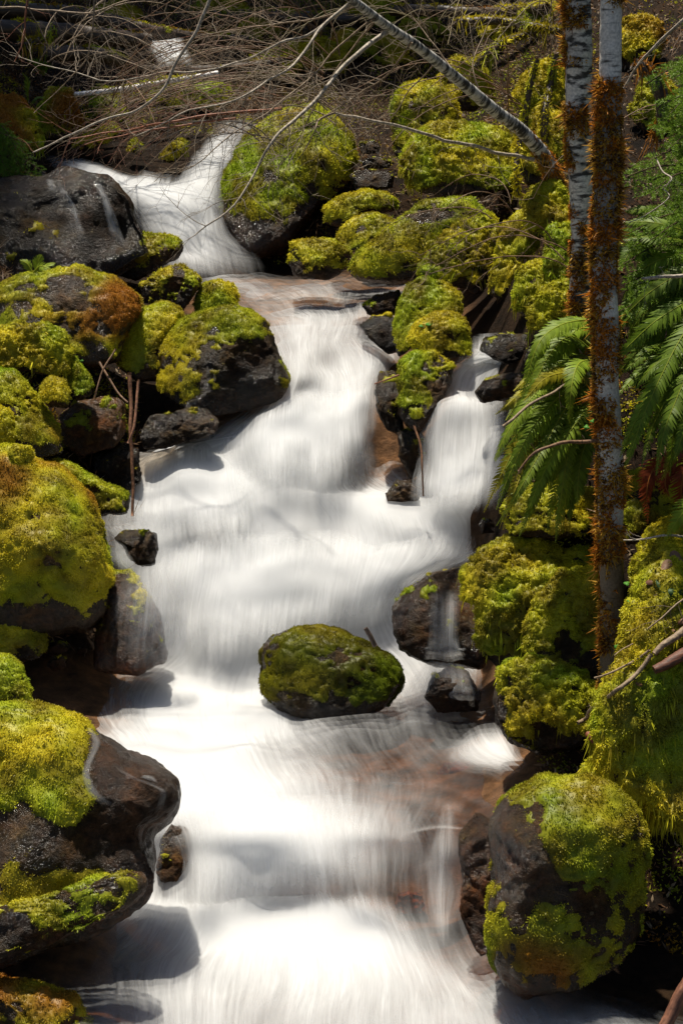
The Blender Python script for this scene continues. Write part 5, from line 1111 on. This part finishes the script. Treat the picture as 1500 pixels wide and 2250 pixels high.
# background boulders, half hidden by the twigs
bgb = [(600, 150, 60, 40), (690, 130, 70, 45), (780, 100, 60, 36), (560, 70, 50, 32), (260, 40, 60, 40), (40, 40, 70, 45), (820, 30, 70, 40), (930, 70, 60, 40),
       (1110, 60, 60, 40), (1190, 40, 50, 40), (1400, 90, 60, 60), (1440, 230, 60, 60), (1420, 700, 50, 40), (480, 20, 60, 36), (860, 110, 50, 40)]
where = ['behind the twigs above the green dome', 'in the thicket, right of the far water', 'left of the leaning birch top', 'by the level far log', 'under the slanting log', 'in the top left corner',
         'at the top edge over the leaning birch', 'between the leaning birch and the highest right boulder', 'under the moss-draped log', 'at the top edge by the left birch', 'right of the white birch top', 'behind the feathery evergreen',
         'between the ferns right of the right birch', 'at the top edge left of middle', 'just above the tall mossy boulder']
for (u0, v0, a_, b_), wh in zip(bgb, where):
    th = np.linspace(0, 2 * np.pi, 11)[:-1]
    pl = [(u0 + a_ * math.cos(t) * rng.uniform(.8, 1.15), v0 - b_ * math.sin(t) * rng.uniform(.8, 1.15)) for t in th]
    mb('half-hidden mossy boulder ' + wh, pl, moss=.35, tone=rng.uniform(.4, .8), rust=rng.uniform(0, .3), lump=.1, dens=.8, dy=.15)

# ================================================================ small leaves
def leaf_obj(name, label, u, v, y, s, col, group, lobes=0, tilt=(0, -.6, .7)):
    y = hit(u, v, y) - .012
    P0 = at(u, v, y); k = mpp(P0); r = s * k * .62
    N_ = unit(np.array(tilt) + rng.normal(size=3) * .25); A = unit(np.cross(N_, rng.normal(size=3))); B = np.cross(N_, A)
    m = 28; th = np.arange(m) * 2 * np.pi / m
    rr = r * (1 + (.28 * np.cos(th * lobes) if lobes else .35 * np.cos(2 * th)))
    V = [P0] + [P0 + A * math.cos(t) * q + B * math.sin(t) * q * .85 + N_ * (.12 * r * math.cos(2 * t)) for t, q in zip(th, rr)]
    low = [p - N_ * .0004 for p in V]
    T = [[0, 1 + i, 1 + (i + 1) % m] for i in range(m)] + [[m + 1, m + 2 + (i + 1) % m, m + 2 + i] for i in range(m)]
    Q = [[1 + i, m + 2 + i, m + 2 + (i + 1) % m, 1 + (i + 1) % m] for i in range(m)]
    o = mesh_obj(name, np.array(V + low), T, Q, LEAF, None, P0, True, np.tile(col, (2 * m + 2, 1)))
    return tag(o, label, 'leaf', group)
for u, v, y, s, c, lb in ((1300, 1622, 5.0, 22, (.28, .1, .05), 'brown dead leaf hanging below the snapped stick'), (1330, 1612, 5.02, 18, (.16, .2, .02), 'yellow-green leaf beside the brown hanging leaf'),
                        (1400, 1500, 4.93, 14, (.26, .12, .06), 'curled dead leaf on the moss under the snapped stick'), (1470, 1400, 4.95, 26, (.3, .17, .09), 'tan dead leaf behind the lichen-spotted branch'),
                        (1460, 1250, 5.3, 30, (.3, .18, .11), 'large tan dead leaf high on the right bank'), (1488, 1232, 5.3, 30, (.24, .14, .09), 'darker dead leaf right of the large tan one'),
                        (1435, 1275, 5.3, 24, (.2, .1, .06), 'brown dead leaf below the large tan one'), (1490, 1360, 4.95, 24, (.24, .12, .07), 'red-brown dead leaf at the right edge')):
    leaf_obj('dead_leaf', lb, u, v, y, s, c, 'fallen leaves on the right bank')
for u, v, y, s, lb in ((1376, 1282, 5.25, 11, 'small round green leaf by the right birch foot, topmost'), (1392, 1268, 5.25, 10, 'small round green leaf up against the dead leaves'), (1382, 1322, 5.2, 9, 'small green leaf on the moss right of the birch foot'),
                    (1352, 1420, 5.2, 9, 'small green leaf low beside the birch foot'), (942, 712, 7.55, 13, 'round green leaf on the tilted oval boulder'), (925, 716, 7.55, 8, 'smaller green leaf beside the round one on the oval boulder'),
                    (1288, 938, 5.55, 10, 'green leaf touching the right birch trunk among ferns'), (1300, 925, 5.55, 8, 'smaller green leaf on the right birch trunk'), (1455, 1290, 5.0, 28, 'dark bramble leaf on the right slope'), (1485, 1300, 5.0, 28, 'dark bramble leaf cut by the right edge'),
                    (180, 792, 7.2, 7, 'little clover leaf in the gap by the green stone')):
    leaf_obj('green_leaf', lb, u, v, y, s, (.05, .10, .03) if s > 20 else (.09, .26, .03), 'green leaves on the moss', 0 if s > 20 else 3)

# ================================================================ unseen trees added to shade the upper left and cut sky fill
def conifer(label, base, H, rad, seed):
    r = empty('conifer_tree', base, label, 'tree', 'tall conifers around the stream')
    B = np.array(base, float); acc = Acc()
    tube(acc, np.array([B + np.array([0, 0, H * t]) for t in np.linspace(0, 1, 12)]), np.linspace(.2, .02, 12), 10)
    acc.build('trunk', LOGM, r)
    lr_ = np.random.default_rng(seed); Vs, Cs = [], []
    for z in np.linspace(.3, .98, 34):
        for q in range(7):
            a = lr_.uniform(0, 6.28); l = rad * (1.05 - z) * lr_.uniform(.7, 1.2)
            d = np.array([math.cos(a), math.sin(a), -.25])
            m = 60; t = lr_.random(m) ** .8
            p = B + np.array([0, 0, H * z]) + d * (t * l)[:, None] + lr_.normal(size=(m, 3)) * np.array([.12, .12, .05]) * l * .6
            s = lr_.normal(size=(m, 3)) * .16; s2 = lr_.normal(size=(m, 3)) * .09
            Vs.append(np.stack([p - s2, p + s2, p + s + d * .1], 1).reshape(-1, 3)); Cs.append(np.tile((.03, .07, .02), (m * 3, 1)))
    V = np.concatenate(Vs)
    mesh_obj('crown', V, np.arange(len(V)).reshape(-1, 3), None, LEAF, r, None, False, np.concatenate(Cs))
    return r
for q, (x_, y_, z_, h_, r_) in enumerate(((1.0, 17.4, 3.7, 21, 3.4), (-.6, 18.2, 3.8, 23, 3.6), (-2.4, 17.6, 3.6, 22, 3.4), (-4.1, 12.9, 2.2, 16, 3.0))):
    conifer(['tall conifer above the head of the stream, rightmost of three', 'tallest conifer above the head of the stream', 'tall conifer above the head of the stream, leftmost of three', 'tall conifer up the left bank behind the logs'][q], (x_, y_, z_), h_, r_, q)
ring = [(-8.2, 5.5, 1, 14, 2.3), (-7.6, 1.5, 0, 13, 2.3), (5.2, 2.5, .8, 13, 2.2), (4.6, 6.2, 1.6, 13, 2.1), (5.6, 10.4, 2.4, 13, 2.2), (7.6, 4.4, 1.4, 14, 2.4), (-9.5, 10.5, 2.6, 14, 2.4), (6.6, 14.5, 3.4, 13, 2.3)]  # unseen ring added to block sky light and deepen the ambient shade
for q, (x_, y_, z_, h_, r_) in enumerate(ring):
    conifer('tall dark conifer standing back from the stream, outside the picture', (x_, y_, z_), h_, r_, 20 + q)
print('TUFTS', NT[0], 'boulders', len(BOULD))
